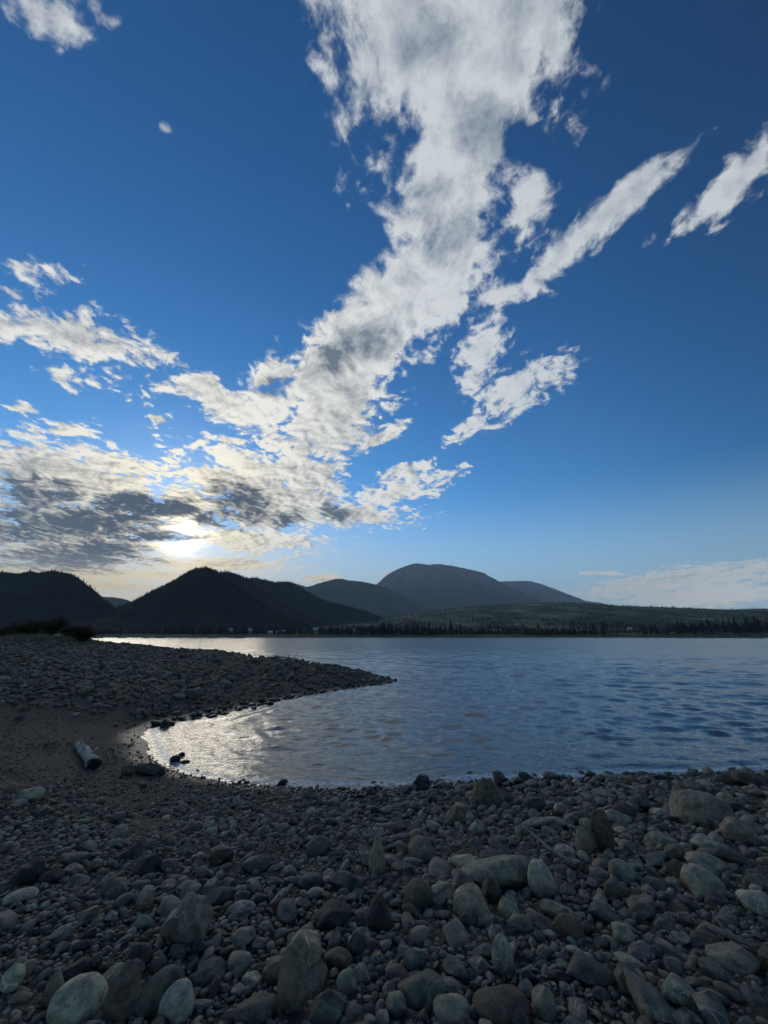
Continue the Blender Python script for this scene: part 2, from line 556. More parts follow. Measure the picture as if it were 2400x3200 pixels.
# ------------------------------------------------------------------ far shore and foothill
def shore_y(x):
    x = np.asarray(x, float)
    y = 600 + 14 * np.sin(x / 90.0) + 9 * np.sin(x / 37.0 + 1.0)
    y = y - 60 * np.clip((x - 330) / 120, 0, 1)           # wooded point at the right
    y = y + 60 * np.clip((-x - 350) / 200, 0, 1)
    return y


def far_z(x, y):
    d = y - shore_y(x)
    D, pts = RIDGES['H']
    px_, pz_ = np.array(pts, float).T
    top = np.maximum(np.interp(x, px_, pz_, left=0, right=20) - 20.0, 0.0)       # the trees make up the rest
    k = np.clip((y - 760) / (D - 760), 0, 1)
    k = k * k * (3 - 2 * k) * 0.75 + 0.25 * k
    back = np.clip(1 - (y - D) / 2500, 0, 1)
    roll = (fbm2(x / 420.0, y / 420.0, 4, 77) - 0.5)
    z = -2.5 + 6.0 * np.clip((d + 8) / 24, 0, 1) + 2.5 * np.clip(d / 90, 0, 1)
    z = z + 3.0 * np.clip((x - 380) / 80, 0, 1) * np.clip(d / 30, 0, 1)
    return z + top * k * back * (1 + 0.35 * roll * (1 - k)) + roll * 34 * np.clip((y - 760) / 500, 0, 1) * (1 - 0.85 * k)


M_land, N, b = material('wooded foothill', 0.95, 0.1)
pos = N.new('ShaderNodeNewGeometry').outputs['Position']
sx, sy, sz = N.sep(pos)[:3]
n1 = N.noise(N.mapping(pos, scale=(1, 0.45, 1)), 0.008, 5.0, 0.6)
n2 = N.noise(pos, 0.05, 4.0, 0.6)
c = N.mix(N.ramp(n1, 0.42, 0.6), (0.05, 0.068, 0.028), (0.17, 0.175, 0.065))
c = N.mix(N.ramp(n1, 0.6, 0.68), c, (0.36, 0.30, 0.15))
c = N.mix(N.ramp(n2, 0.45, 0.7, 0.0, 0.7), c, (0.018, 0.028, 0.015))
c = N.mix(N.ramp(N.math('ADD', sz, N.math('MULTIPLY', n2, 1.5)), 2.3, 3.6), (0.17, 0.14, 0.10), c)
N.put(b.inputs['Base Color'], c)
bump(N, b, n2, 0.6, 6.0)

xs = np.concatenate([np.linspace(-11500, -1500, 40)[:-1], np.linspace(-1500, 1500, 260)[:-1], np.linspace(1500, 11500, 120)])
ys = np.concatenate([np.linspace(500, 760, 60)[:-1], 760 * (16000 / 760) ** np.linspace(0, 1, 150)])
Y, X = np.meshgrid(ys, xs, indexing='ij')
far = mesh_obj('far_shore', np.stack([X, Y, far_z(X, Y)], -1).reshape(-1, 3), grid_faces(len(ys), len(xs)), M_land)
tag(far, 'low wooded land rising behind the far side of the lake', 'shore', kind='structure')


# ------------------------------------------------------------------ beach
# heights of the beach: thin-plate surface through surveyed points (x, y, z), lake level z = 0
SURVEY = [
    # waterline of the spit and the cove, then of the near beach
    (0.66,21.62,0),(-1.43,18.78,0),(-2.76,16.62,0),(-3.8,14.85,0),(-4.44,13.49,0),(-4.95,12.33,0),(-5.52,11.63,0),(-5.82,11.0,0),
    (-5.34,9.8,0),(-4.5,8.58,0),(-3.49,7.61,0),(-2.43,7.11,0),(-1.47,6.91,0),(-0.3,6.83,0),(0.73,6.92,0),(1.49,7.15,0),
    (2.6,7.2,0),(3.8,7.32,0),(5.3,7.45,0),(7.2,7.6,0),(11,8.0,0),(18,9.5,0),(30,10,0),
    # crest of the spit
    (0.35,22.0,0.03),(-1.82,23.61,0.4),(-4.25,24.99,0.6),(-6.94,26.33,0.8),(-11.39,31.1,1.0),(-15.0,32.0,1.2),(-20.4,34.7,1.45),(-24.8,37.1,1.62),(-32.5,44.5,1.75),
    (-30,31.5,1.7),(-45,40,1.8),(-60,60,1.6),(-60,85,-0.6),(-42,74,-0.6),(-90,110,-0.6),(-100,60,1.9),(0,100,-3),
    # lake side of the spit
    (-2.5,27.5,-0.25),(-6,31,-0.25),(-12,37,-0.25),(-18,41,-0.3),(-27,48,-0.3),(-38,60,-0.3),(0,26,-0.7),(-13,28,1.03),(-18,30,1.22),(-10,26,0.88),(-25,32,1.5),(-9,30,0.5),(-20,38.5,0.5),
    # slope of the spit
    (-5,18,0.3),(-8,20,0.62),(-10,16,0.72),(-14,22,1.0),(-9,12,0.55),(-14,14,0.95),(-20,20,1.3),
    # sand at the head of the cove
    (-6.8,9.9,0.16),(-6.2,8.6,0.2),(-8,9,0.34),(-7,7,0.4),(-10,7,0.65),(-5,6.8,0.28),(-4,6.2,0.26),(-14,9,0.9),(-22,10,1.3),
    # near beach
    (0,0,0.72),(0,2,0.68),(0,4,0.47),(0,5.6,0.21),(-2,5.4,0.28),(-4,4,0.5),(-3,2,0.68),(-7,3,0.7),(-12,2,0.95),
    (2,5.8,0.2),(2,4,0.5),(4,6.3,0.19),(4,4,0.5),(3,2,0.72),(6,6.4,0.2),(7,4,0.55),(9,6.8,0.2),(14,6,0.45),(25,5,1.0),
    (0,-4,0.85),(-8,-4,1.0),(8,-4,1.0),(-25,-4,1.5),(25,-6,1.5),(0,-15,1.5),
    # lake bed
    (-3,10,-0.28),(-4.2,9.6,-0.1),(-1,9.5,-0.35),(2,10,-0.4),(6,11,-0.45),(0,14,-0.8),(-2,13,-0.4),(-2.2,15,-0.3),(3,18,-1.2),(12,14,-1.0),(4,24,-1.4),(12,30,-2.2),(30,25,-2.2),(0,40,-2.2),(25,50,-3),(-10,60,-2.4),
]


def _kernel(d2):
    return 0.5 * d2 * np.log(d2 + 1e-9)


def _fit():
    P = np.array(SURVEY, float)
    n = len(P)
    d2 = ((P[:, None, :2] - P[None, :, :2]) ** 2).sum(-1)
    A = np.zeros((n + 3, n + 3))
    A[:n, :n] = _kernel(d2) + np.eye(n) * 0.02
    A[:n, n] = A[n, :n] = 1
    A[:n, n + 1:] = P[:, :2]
    A[n + 1:, :n] = P[:, :2].T
    return P[:, :2], np.linalg.solve(A, np.concatenate([P[:, 2], [0, 0, 0]]))


_PTS, _W = _fit()


def ground_z(x, y):
    """Height of the beach and the near lake bed at arrays x, y."""
    x = np.asarray(x, float)
    y = np.asarray(y, float)
    shape = np.broadcast(x, y).shape
    x = np.broadcast_to(x, shape).ravel()
    y = np.broadcast_to(y, shape).ravel()
    z = np.empty(len(x))
    for i in range(0, len(x), 20000):
        xs, ys = x[i:i + 20000], y[i:i + 20000]
        d2 = (xs[:, None] - _PTS[None, :, 0]) ** 2 + (ys[:, None] - _PTS[None, :, 1]) ** 2
        z[i:i + 20000] = _kernel(d2) @ _W[:-3] + _W[-3] + _W[-2] * xs + _W[-1] * ys
    return np.clip(z, -3.5, 2.6).reshape(shape)


bx = np.concatenate([-70 - (np.geomspace(1, 3000, 16) - 1)[::-1][:-1], np.linspace(-70, -12, 90)[:-1], np.linspace(-12, 10, 180)[:-1], np.linspace(10, 40, 40), 40 + np.geomspace(1.5, 3000, 14)])
by = np.concatenate([-12 - np.geomspace(1.5, 3000, 14)[::-1], np.linspace(-12, 0, 30)[:-1], np.linspace(0, 24, 190)[:-1], np.linspace(24, 120, 100)])
Y, X = np.meshgrid(by, bx, indexing='ij')
Zg = ground_z(np.clip(X, -70, 40), np.clip(Y, -12, 200))
rough_ = 0.035 * (fbm2(X * 1.3, Y * 1.3, 4, 5) - 0.5) + 0.02 * (fbm2(X * 6, Y * 6, 3, 9) - 0.5)
Zg = Zg + rough_ * np.clip((Zg + 0.1) / 0.2, 0.15, 1)
Zg = np.where(Y > 110, np.minimum(Zg, -1.0), Zg)

M_beach, N, b = material('gravelly beach soil', 0.9, 0.25)
pos = N.new('ShaderNodeNewGeometry').outputs['Position']
n1 = N.noise(pos, 0.9, 5.0, 0.6)
n2 = N.noise(pos, 14.0, 5.0, 0.7)
v1 = N.voronoi(pos, 38.0)
v1c = N.voronoi(pos, 38.0, out='Color')
v2 = N.voronoi(pos, 95.0)
c = N.mix(N.ramp(n1, 0.35, 0.65), (0.062, 0.040, 0.022), (0.095, 0.062, 0.036))
c = N.mix(N.ramp(n2, 0.35, 0.7), c, (0.032, 0.026, 0.020))
c = N.mix(0.35, c, N.mix(N.sep(v1c)[0], (0.05, 0.04, 0.03), (0.17, 0.13, 0.09)))
z = N.sep(pos)[2]
wet = N.ramp(N.math('ADD', z, N.math('MULTIPLY', n1, 0.08)), 0.06, 0.16, 1.0, 0.0)
c = N.mix(N.math('MULTIPLY', wet, 0.6), c, (0.02, 0.018, 0.016))
N.put(b.inputs['Base Color'], c)
N.put(b.inputs['Roughness'], N.ramp(wet, 0.0, 1.0, 0.92, 0.45))
hgt = N.math('ADD', N.math('MULTIPLY', N.math('SUBTRACT', 1.0, v1), 0.6), N.math('ADD', N.math('MULTIPLY', N.math('SUBTRACT', 1.0, v2), 0.25), n2))
bump(N, b, hgt, 0.9, 0.012)
beach = mesh_obj('beach', np.stack([X, Y, Zg], -1).reshape(-1, 3), grid_faces(len(by), len(bx)), M_beach)
tag(beach, 'stony lake beach with a spit running out to the middle', 'beach', kind='structure')


# ------------------------------------------------------------------ lake
def build_lake():
    az = np.concatenate([np.linspace(-110, -60, 24)[:-1], np.linspace(-60, 60, 430), np.linspace(60, 110, 24)[1:]])
    rr = np.concatenate([np.geomspace(3.2, 140, 580)[:-1], np.geomspace(140, 11500, 70)])
    Rg, A = np.meshgrid(rr, np.radians(az), indexing='ij')
    X, Y = Rg * np.sin(A), Rg * np.cos(A)
    near = (Rg < 60)
    dep = np.full(X.shape, 3.0)
    m = (Rg < 130) & (X > -70) & (X < 40)
    dep[m] = -ground_z(X[m], Y[m])
    rg = np.random.default_rng(4)
    Z = np.zeros_like(X)
    cell = np.maximum(Rg * 0.0065, Rg * np.radians(0.28))
    gust = 0.65 + 0.7 * fbm2(X / 9.0, Y / 16.0, 3, 33)
    for k in range(120):
        lam = 0.14 * (6.5 / 0.14) ** rg.random()
        th = R(-98) + rg.normal(0, 0.55)
        kx, ky = math.cos(th) * 2 * math.pi / lam, math.sin(th) * 2 * math.pi / lam
        amp = lam / (2 * math.pi) * (0.030 if lam < 0.22 else (0.044 if lam < 0.7 else 0.011))
        fade = np.clip((lam / cell - 2.5) / 2.5, 0, 1)
        ph = kx * X + ky * Y + rg.random() * 6.28
        s = np.sin(ph + 0.35 * np.sin(ph))
        if lam > 0.7:
            fade = fade * (1 + 1.4 * np.clip((Rg - 10) / 15, 0, 1)) * (1.0 if lam < 2.2 else 0.35)      # longer waves out in the open
        Z += amp * fade * s
    Z *= 1.0 * gust * np.clip(dep / 0.35, 0.12, 1.0)
    # small breakers running up the cove and the near beach
    wob = (fbm2(X * 0.9, Y * 0.9, 3, 61) - 0.5) * 0.10 + (fbm2(X * 4, Y * 4, 2, 63) - 0.5) * 0.02
    for d0, h, w in ((0.035, 0.020, 0.014), (0.095, 0.030, 0.022), (0.17, 0.022, 0.03)):
        Z += h * np.exp(-((dep + wob - d0) / w) ** 2) * (0.5 + fbm2(X * 0.7, Y * 0.7, 2, 70))
    Z = Z * np.clip((135 - Rg) / 80, 0, 1) + 0.004
    o = mesh_obj('lake', np.stack([X, Y, Z], -1).reshape(-1, 3), grid_faces(len(rr), len(az)))
    float_attr(o.data, 'shallow', np.clip(dep, -1, 3).ravel())
    float_attr(o.data, 'unresolved', np.clip(np.log(Rg / 9.0) / math.log(16.0), 0, 1).ravel())
    m, N, b = material('lake water', 0.06, 0.5)
    b.inputs['IOR'].default_value = 1.9
    at = N.new('ShaderNodeAttribute', attribute_name='shallow').outputs['Fac']
    un = N.new('ShaderNodeAttribute', attribute_name='unresolved').outputs['Fac']
    pos = N.new('ShaderNodeNewGeometry').outputs['Position']
    n1 = N.noise(N.mapping(pos, rot=(0, 0, R(10)), scale=(1, 1.9, 1)), 7.0, 3.0, 0.6, 0.3)
    n2 = N.noise(N.mapping(pos, rot=(0, 0, R(-8)), scale=(0.45, 1, 1)), 1.1, 3.0, 0.55, 0.4)
    n3 = N.noise(N.mapping(pos, scale=(0.25, 1, 1)), 0.06, 3.0, 0.5)
    deep = N.ramp(at, 0.0, 0.9)
    c = N.mix(deep, (0.012, 0.022, 0.022), (0.005, 0.028, 0.048))
    # thin broken foam where the ripples run out
    fn = N.noise(pos, 16.0, 5.0, 0.7, 0.6)
    fband = N.math('ADD', N.ramp(at, -0.01, 0.02, 0.0, 1.0), N.ramp(at, 0.02, 0.1, 0.0, -1.0))
    foam = N.ramp(N.math('MULTIPLY', fn, fband), 0.40, 0.52)
    N.put(b.inputs['Base Color'], N.mix(N.math('MULTIPLY', foam, 0.8), c, (0.6, 0.62, 0.62)))
    ro = N.math('ADD', N.ramp(un, 0.0, 1.0, 0.03, 0.2, smooth=False), N.math('MULTIPLY', N.math('SUBTRACT', n3, 0.5), 0.10))
    N.put(b.inputs['Roughness'], N.math('ADD', N.math('MAXIMUM', ro, 0.03), N.math('MULTIPLY', foam, 0.4)))
    h = N.math('ADD', N.math('MULTIPLY', n1, 0.018), N.math('MULTIPLY', n2, N.ramp(un, 0.2, 0.7, 0.0, 0.07)))
    bp = N.new('ShaderNodeBump')
    bp.inputs['Strength'].default_value = 1.0
    bp.inputs['Distance'].default_value = 1.0
    N.put(bp.inputs['Height'], h)
    N.put(b.inputs['Normal'], bp.outputs[0])
    o.data.materials.append(m)
    tag(o, 'rippled blue lake filling the middle of the view', 'lake', kind='structure')
    return o
lake = build_lake()


# ------------------------------------------------------------------ stones
STONES = [
    (1.31, 5.7, 0.368, 0.313, 0.28, 'brown', 'angular', 'big angular brown boulder at the edge of the water right of the middle'),
    (0.52, 6.7, 0.237, 0.202, 0.113, 'black', 'round', 'round black wet stone in the shallows left of the big angular boulder'),
    (1.7, 6.73, 0.127, 0.108, 0.096, 'black', 'round', 'small black stone peeping out behind the big angular boulder'),
    (2.44, 6.75, 0.127, 0.108, 0.065, 'black', 'round', 'small black stone on the waterline right of the big angular boulder'),
    (3.22, 4.63, 0.571, 0.486, 0.242, 'speckle', 'rough', 'largest rough speckled boulder near the right edge by the water'),
    (3.11, 4.09, 0.258, 0.219, 0.166, 'grey', 'round', 'smooth round grey boulder in front of the large rough speckled boulder'),
    (5.07, 6.25, 0.394, 0.335, 0.171, 'umber', 'angular', 'dark brown boulder at the far right beside the waterline'),
    (4.87, 6.41, 0.277, 0.235, 0.143, 'slate', 'round', 'dark grey boulder left of the dark brown one on the right shoreline'),
    (4.01, 7.0, 0.25, 0.212, 0.07, 'black', 'round', 'low black stone on the right waterline, left of two dark ones'),
    (4.28, 6.94, 0.265, 0.212, 0.074, 'black', 'flat', 'flat black stone on the right waterline beside a low black one'),
    (1.81, 3.87, 0.17, 0.077, 0.267, 'umber', 'slab', 'dark brown slab standing on end among the cobbles on the right'),
    (1.67, 3.88, 0.163, 0.139, 0.149, 'brown', 'angular', 'brown grey boulder leaning against the upright dark slab'),
    (2.35, 4.66, 0.265, 0.146, 0.109, 'pale', 'long', 'pale striped elongated stone above the upright slab'),
    (4.08, 5.44, 0.17, 0.136, 0.086, 'cream', 'flat', 'pale cream flat stone left of the large rough boulder at far right'),
    (0.78, 3.35, 0.483, 0.29, 0.136, 'green', 'wedge', 'long grey green boulder tilted upwards to the right'),
    (1.03, 3.15, 0.17, 0.145, 0.159, 'bluegrey', 'round', 'round bluish pale boulder right of the long grey green one'),
    (0.53, 2.96, 0.224, 0.191, 0.109, 'tan', 'round', 'broad tan rounded boulder below the long grey green one'),
    (2.38, 3.52, 0.26, 0.221, 0.086, 'pale', 'round', 'smooth pale boulder resting behind its twin at the right'),
    (2.09, 3.16, 0.239, 0.203, 0.124, 'pale', 'round', 'smooth pale boulder in front of its twin at the right'),
    (0.61, 3.59, 0.188, 0.16, 0.07, 'cream', 'angular', 'cream coloured angular stone up left of the long green boulder'),
    (2.58, 4.94, 0.245, 0.208, 0.114, 'umber', 'round', 'dark brown rounded stone behind the pale striped stone'),
    (1.78, 5.41, 0.269, 0.229, 0.107, 'slate', 'round', 'dark bluish stone right of the big angular boulder'),
    (2.01, 5.07, 0.252, 0.201, 0.079, 'slate', 'flat', 'flat dark stone between the bluish and brown stones near the water'),
    (0.72, 4.79, 0.213, 0.128, 0.142, 'brown', 'wedge', 'brown wedge shaped stone left below the big angular boulder'),
    (2.38, 4.03, 0.255, 0.14, 0.076, 'greenpale', 'long', 'light green elongated stone right of the upright slab'),
    (2.71, 3.92, 0.265, 0.212, 0.074, 'greenpale', 'flat', 'flat greenish stone above the pale twin boulders'),
    (1.02, 2.73, 0.151, 0.083, 0.081, 'rust', 'long', 'rust brown oval stone in the lower middle right'),
    (0.58, 2.46, 0.105, 0.047, 0.13, 'bluegrey', 'slab', 'upright pale blue oval stone in the lower foreground'),
    (0.15, 2.49, 0.108, 0.092, 0.067, 'blue', 'round', 'dark blue grey stone left of the upright pale oval one'),
    (0.98, 2.41, 0.212, 0.17, 0.059, 'slate', 'flat', 'wide dark grey flat stone in the lower right foreground'),
    (0.17, 2.32, 0.217, 0.174, 0.061, 'darkgreen', 'flat', 'wide dark green stone near the bottom, right of the middle'),
    (0.29, 2.21, 0.162, 0.137, 0.053, 'grey', 'round', 'large grey rounded stone at the bottom edge below the dark green one'),
    (0.5, 2.21, 0.241, 0.193, 0.067, 'umber', 'flat', 'large dark brown stone at the bottom edge right of a grey one'),
    (0.68, 2.2, 0.101, 0.086, 0.076, 'grey', 'angular', 'blocky grey stone at the bottom edge right of the large brown one'),
    (1.3, 2.26, 0.148, 0.126, 0.066, 'green', 'angular', 'greenish pointed stone near the bottom right corner'),
    (2.23, 2.93, 0.177, 0.15, 0.098, 'bluegrey', 'round', 'blue white stone cut by the right edge below the pale twins'),
    (1.68, 3.36, 0.183, 0.156, 0.1, 'green', 'round', 'greenish round stone in the middle of the right cobbles'),
    (1.5, 3.13, 0.126, 0.107, 0.083, 'darkgreen', 'round', 'dark green stone just below the greenish round one'),
    (0.22, 3.06, 0.185, 0.157, 0.111, 'umber', 'round', 'dark brown rounded boulder left of the broad tan one'),
    (0.39, 3.18, 0.164, 0.14, 0.062, 'greenpale', 'round', 'pale green stone between the dark brown and tan boulders'),
    (1.71, 2.47, 0.22, 0.176, 0.068, 'grey', 'flat', 'long grey flat stone at the right edge beside a weathered root'),
    (0.77, 2.79, 0.135, 0.075, 0.059, 'tan', 'long', 'tan oblong stone below the broad tan boulder'),
    (1.29, 2.67, 0.11, 0.093, 0.066, 'pale', 'angular', 'pale pointed stone in the middle of the lower right'),
    (0.68, 3.09, 0.13, 0.111, 0.12, 'umber', 'angular', 'dark brown block between the tan and bluish boulders'),
    (1.96, 3.24, 0.115, 0.092, 0.04, 'grey', 'flat', 'small grey pointed stone left of the front pale twin'),
    (0.85, 3.71, 0.204, 0.174, 0.058, 'slate', 'round', 'grey stone directly above the long grey green boulder'),
    (0.32, 4.23, 0.2, 0.17, 0.082, 'brown', 'round', 'brown stone left of the wedge shaped one near the shore'),
    (1.69, 4.58, 0.258, 0.207, 0.072, 'grey', 'flat', 'grey flat stone between dark stones above the upright slab'),
    (1.29, 4.35, 0.128, 0.109, 0.088, 'greenpale', 'angular', 'light angular stone left end of the driftwood branch'),
    (2.1, 3.4, 0.154, 0.131, 0.075, 'umber', 'angular', 'dark angular stone behind the small grey pointed one'),
    (-0.05, 3.54, 0.127, 0.108, 0.216, 'tan', 'cone', 'tan pointed stone standing upright in the middle of the cobbles'),
    (-1.09, 2.74, 0.27, 0.23, 0.183, 'purple', 'rough', 'large purple grey boulder half buried left of the middle'),
    (-2.52, 3.4, 0.217, 0.184, 0.117, 'black', 'rough', 'large black rock near the left edge'),
    (-2.35, 3.38, 0.152, 0.129, 0.066, 'black', 'round', 'smaller black rock touching the large one near the left edge'),
    (-1.32, 2.24, 0.221, 0.188, 0.107, 'palegreen', 'round', 'large pale smooth stone at the bottom left'),
    (-1.13, 2.23, 0.141, 0.085, 0.164, 'plum', 'wedge', 'plum coloured tall stone at the bottom, right of the pale one'),
    (-0.99, 2.28, 0.209, 0.125, 0.106, 'darkgreen', 'wedge', 'dark green leaning long stone at the bottom left of the middle'),
    (-0.89, 2.23, 0.145, 0.123, 0.101, 'bluegrey', 'round', 'pale blue grey stone at the bottom in front of the dark green one'),
    (-0.4, 2.24, 0.133, 0.06, 0.206, 'purple', 'slab', 'tall purple grey oval stone at the bottom middle'),
    (-1.28, 3.72, 0.187, 0.159, 0.09, 'umber', 'angular', 'dark brown stone in the upper middle left cobbles'),
    (-1.77, 3.55, 0.203, 0.173, 0.091, 'black', 'round', 'black stone with a pale top in the left cobbles'),
    (-0.4, 2.51, 0.189, 0.161, 0.12, 'tan', 'angular', 'tan edged brown boulder in the bottom middle'),
    (-4.15, 5.34, 0.255, 0.216, 0.115, 'greenpale', 'round', 'rounded light grey stone alone on the sand at the left'),
    (-4.1, 5.12, 0.18, 0.144, 0.05, 'grey', 'flat', 'flat grey stone beside the lone rounded one at the left'),
    (-3.62, 4.86, 0.133, 0.113, 0.064, 'slate', 'round', 'dark stone below the lone rounded one at the left'),
    (-0.97, 3.61, 0.215, 0.183, 0.077, 'slate', 'round', 'dark grey stone left of the tan pointed one'),
    (-1.06, 3.15, 0.162, 0.138, 0.063, 'slate', 'angular', 'dark block above the purple half buried boulder'),
    (-0.51, 3.34, 0.173, 0.147, 0.058, 'slate', 'round', 'dark bluish stone below left of the tan pointed one'),
    (-0.45, 3.19, 0.113, 0.09, 0.038, 'pale', 'flat', 'pale flat oval stone below the dark bluish one'),
    (-0.31, 2.89, 0.244, 0.207, 0.071, 'black', 'rough', 'wide jagged black boulder in the middle of the foreground'),
    (-0.03, 2.83, 0.156, 0.132, 0.134, 'black', 'angular', 'black boulder with a grey top right of the jagged one'),
    (-2.35, 3.14, 0.184, 0.147, 0.052, 'palegreen', 'flat', 'pale flat stone at the left edge below the black rock'),
    (-1.49, 2.46, 0.127, 0.108, 0.054, 'black', 'round', 'black stone in the lower left cobbles'),
    (-1.47, 2.29, 0.091, 0.055, 0.106, 'purple', 'wedge', 'purple upright stone left of the large pale smooth one'),
    (-0.84, 2.45, 0.163, 0.139, 0.046, 'slate', 'rough', 'dark speckled stone below the purple half buried boulder'),
    (-0.17, 2.35, 0.094, 0.08, 0.065, 'green', 'round', 'green grey stone right of the tall purple oval'),
    (-0.55, 2.23, 0.182, 0.146, 0.051, 'slate', 'flat', 'dark slate stone at the bottom edge left of the tall purple oval'),
    (-0.24, 2.23, 0.164, 0.139, 0.066, 'darkgreen', 'cone', 'dark green pyramid stone at the bottom right of the tall purple oval'),
    (-0.76, 2.7, 0.123, 0.105, 0.053, 'grey', 'round', 'light grey oval stone right of the purple half buried boulder'),
    (-0.62, 2.42, 0.103, 0.087, 0.029, 'cream', 'angular', 'cream small angular stone left of the tall purple oval'),
    (-0.52, 2.44, 0.131, 0.104, 0.044, 'umber', 'flat', 'dark brown flat stone beneath the tan edged boulder'),
    (-0.23, 2.54, 0.148, 0.126, 0.041, 'umber', 'round', 'brown rounded stone right of the tan edged boulder'),
    (-1.24, 2.35, 0.12, 0.066, 0.092, 'palegreen', 'long', 'pale green oblong stone above the plum coloured one'),
    (-1.24, 2.55, 0.126, 0.108, 0.078, 'slate', 'round', 'dark round stone at the left below the purple boulder'),
    (-0.97, 2.63, 0.084, 0.071, 0.047, 'slate', 'angular', 'dark small block at the foot of the purple boulder'),
    (-0.14, 2.62, 0.107, 0.091, 0.076, 'slate', 'round', 'dark stone under the wide jagged black boulder'),
    (-1.73, 2.38, 0.09, 0.077, 0.084, 'palegreen', 'round', 'pale green stone cut by the left edge near the bottom'),
    (-1.76, 2.92, 0.109, 0.092, 0.051, 'brown', 'angular', 'brown angular stone in the left middle cobbles'),
    (-2.08, 3.84, 0.186, 0.112, 0.071, 'slate', 'wedge', 'dark wedge stone above the black stone with a pale top'),
    (-2.4, 3.71, 0.196, 0.157, 0.055, 'slate', 'flat', 'flat dark stone right of the large black rock'),
    (-1.58, 7.06, 0.162, 0.138, 0.075, 'black', 'round', 'black stone at the waterline left of the middle'),
    (-0.1, 6.79, 0.145, 0.123, 0.051, 'black', 'round', 'black stone at the waterline near the middle'),
    (-5.55, 10.94, 0.232, 0.197, 0.176, 'black', 'angular', 'black rock at the head of the cove on the waterline'),
    (-5.52, 11.22, 0.171, 0.145, 0.098, 'black', 'round', 'small black rock right of the one at the head of the cove'),
    (-3.84, 8.15, 0.188, 0.16, 0.115, 'black', 'round', 'black rock in the foam of the cove, left of three'),
    (-3.89, 8.47, 0.147, 0.125, 0.085, 'black', 'round', 'black rock in the foam of the cove, rearmost of three'),
    (-3.61, 8.06, 0.175, 0.14, 0.068, 'black', 'flat', 'flat black rock in the foam of the cove, right of three'),
    (-3.99, 6.95, 0.178, 0.152, 0.13, 'slate', 'round', 'dark round stone on the sand in front of the big log'),
    (-3.63, 7.25, 0.169, 0.143, 0.1, 'umber', 'round', 'dark brown stone beside the short pale log on the sand'),
    (-8.38, 9.9, 0.159, 0.135, 0.108, 'slate', 'round', 'dark round stone alone far left on the dirt below the spit'),
    (-3.19, 7.63, 0.066, 0.056, 0.041, 'black', 'angular', 'tiny black rock standing in the foam below the three'),
    (-2.25, 7.2, 0.074, 0.063, 0.04, 'black', 'round', 'tiny black stone at the waterline right of the foam'),
]
STICKS = [
    ([(-5.27, 8.6), (-5.03, 8.26), (-4.79, 7.93)], 0.022, 'pale straight stick lying on the sand right of the big log'),
    ([(-5.18, 8.89), (-5.23, 9.07), (-5.27, 9.27)], 0.02, 'pale short stick on the dark sand left of the cove'),
    ([(-5.58, 9.64), (-5.46, 9.49), (-5.35, 9.37)], 0.015, 'tiny stick just above the pale short one by the cove'),
    ([(-4.8, 8.57), (-4.69, 8.47), (-4.55, 8.28)], 0.018, 'curved stick on the sand at the edge of the cove'),
    ([(-6.24, 8.1), (-6.3, 8.3), (-6.34, 8.52)], 0.035, 'pale forked branch on the dirt left of the big log'),
    ([(-6.26, 10.55), (-6.29, 10.88), (-6.29, 11.17)], 0.025, 'long pale stick at the foot of the spit above the cove'),
    ([(-5.11, 8.14), (-5.02, 8.01), (-4.91, 7.87)], 0.015, 'small upright looking twig between the log and the straight stick'),
    ([(-6.06, 8.38), (-6.04, 8.43), (-6.02, 8.48)], 0.03, 'small pale wood scrap behind the big log'),
    ([(-6.62, 8.08), (-6.59, 8.17), (-6.57, 8.25)], 0.014, 'thin pale twig on the dirt far left of the log'),
    ([(-7.71, 12.56), (-7.46, 12.41), (-7.12, 12.13)], 0.03, 'bleached stick on the spit among dark cobbles'),
    ([(-7.57, 12.52), (-7.48, 12.57), (-7.12, 12.25)], 0.02, 'thin bleached twig crossing another on the spit'),
    ([(1.32, 4.35), (1.3, 3.85), (1.31, 3.64), (1.35, 3.48), (1.42, 3.43)], 0.014, 'grey weathered driftwood branch on the cobbles at the right'),
    ([(2.13, 4.07), (2.04, 3.82), (1.92, 3.55), (1.83, 3.33)], 0.004, 'thin pale arching twig between the cobbles at the right'),
    ([(1.74, 2.64), (1.77, 2.57), (1.81, 2.49), (1.88, 2.44)], 0.018, 'thick grey weathered root at the right edge'),
    ([(1.36, 2.55), (1.43, 2.54), (1.5, 2.54)], 0.005, 'thin straight twig left of the weathered root'),
    ([(-6.59, 24.55), (-5.95, 24.76), (-4.95, 23.85)], 0.05, 'bleached driftwood with short stubs on the crest of the spit'),
]


def icosphere(level):
    t = (1 + 5 ** 0.5) / 2
    v = [(-1, t, 0), (1, t, 0), (-1, -t, 0), (1, -t, 0), (0, -1, t), (0, 1, t), (0, -1, -t), (0, 1, -t), (t, 0, -1), (t, 0, 1), (-t, 0, -1), (-t, 0, 1)]
    f = [(0, 11, 5), (0, 5, 1), (0, 1, 7), (0, 7, 10), (0, 10, 11), (1, 5, 9), (5, 11, 4), (11, 10, 2), (10, 7, 6), (7, 1, 8), (3, 9, 4), (3, 4, 2), (3, 2, 6), (3, 6, 8), (3, 8, 9), (4, 9, 5), (2, 4, 11), (6, 2, 10), (8, 6, 7), (9, 8, 1)]
    v = [np.array(p) / np.linalg.norm(p) for p in v]
    for _ in range(level):
        mid, nf = {}, []
        def m(a, b):
            k = (min(a, b), max(a, b))
            if k not in mid:
                p = v[a] + v[b]
                v.append(p / np.linalg.norm(p))
                mid[k] = len(v) - 1
            return mid[k]
        for a, b, c in f:
            x, y, z = m(a, b), m(b, c), m(c, a)
            nf += [(a, x, z), (b, y, x), (c, z, y), (x, y, z)]
        f = nf
    return np.array(v), np.array(f)


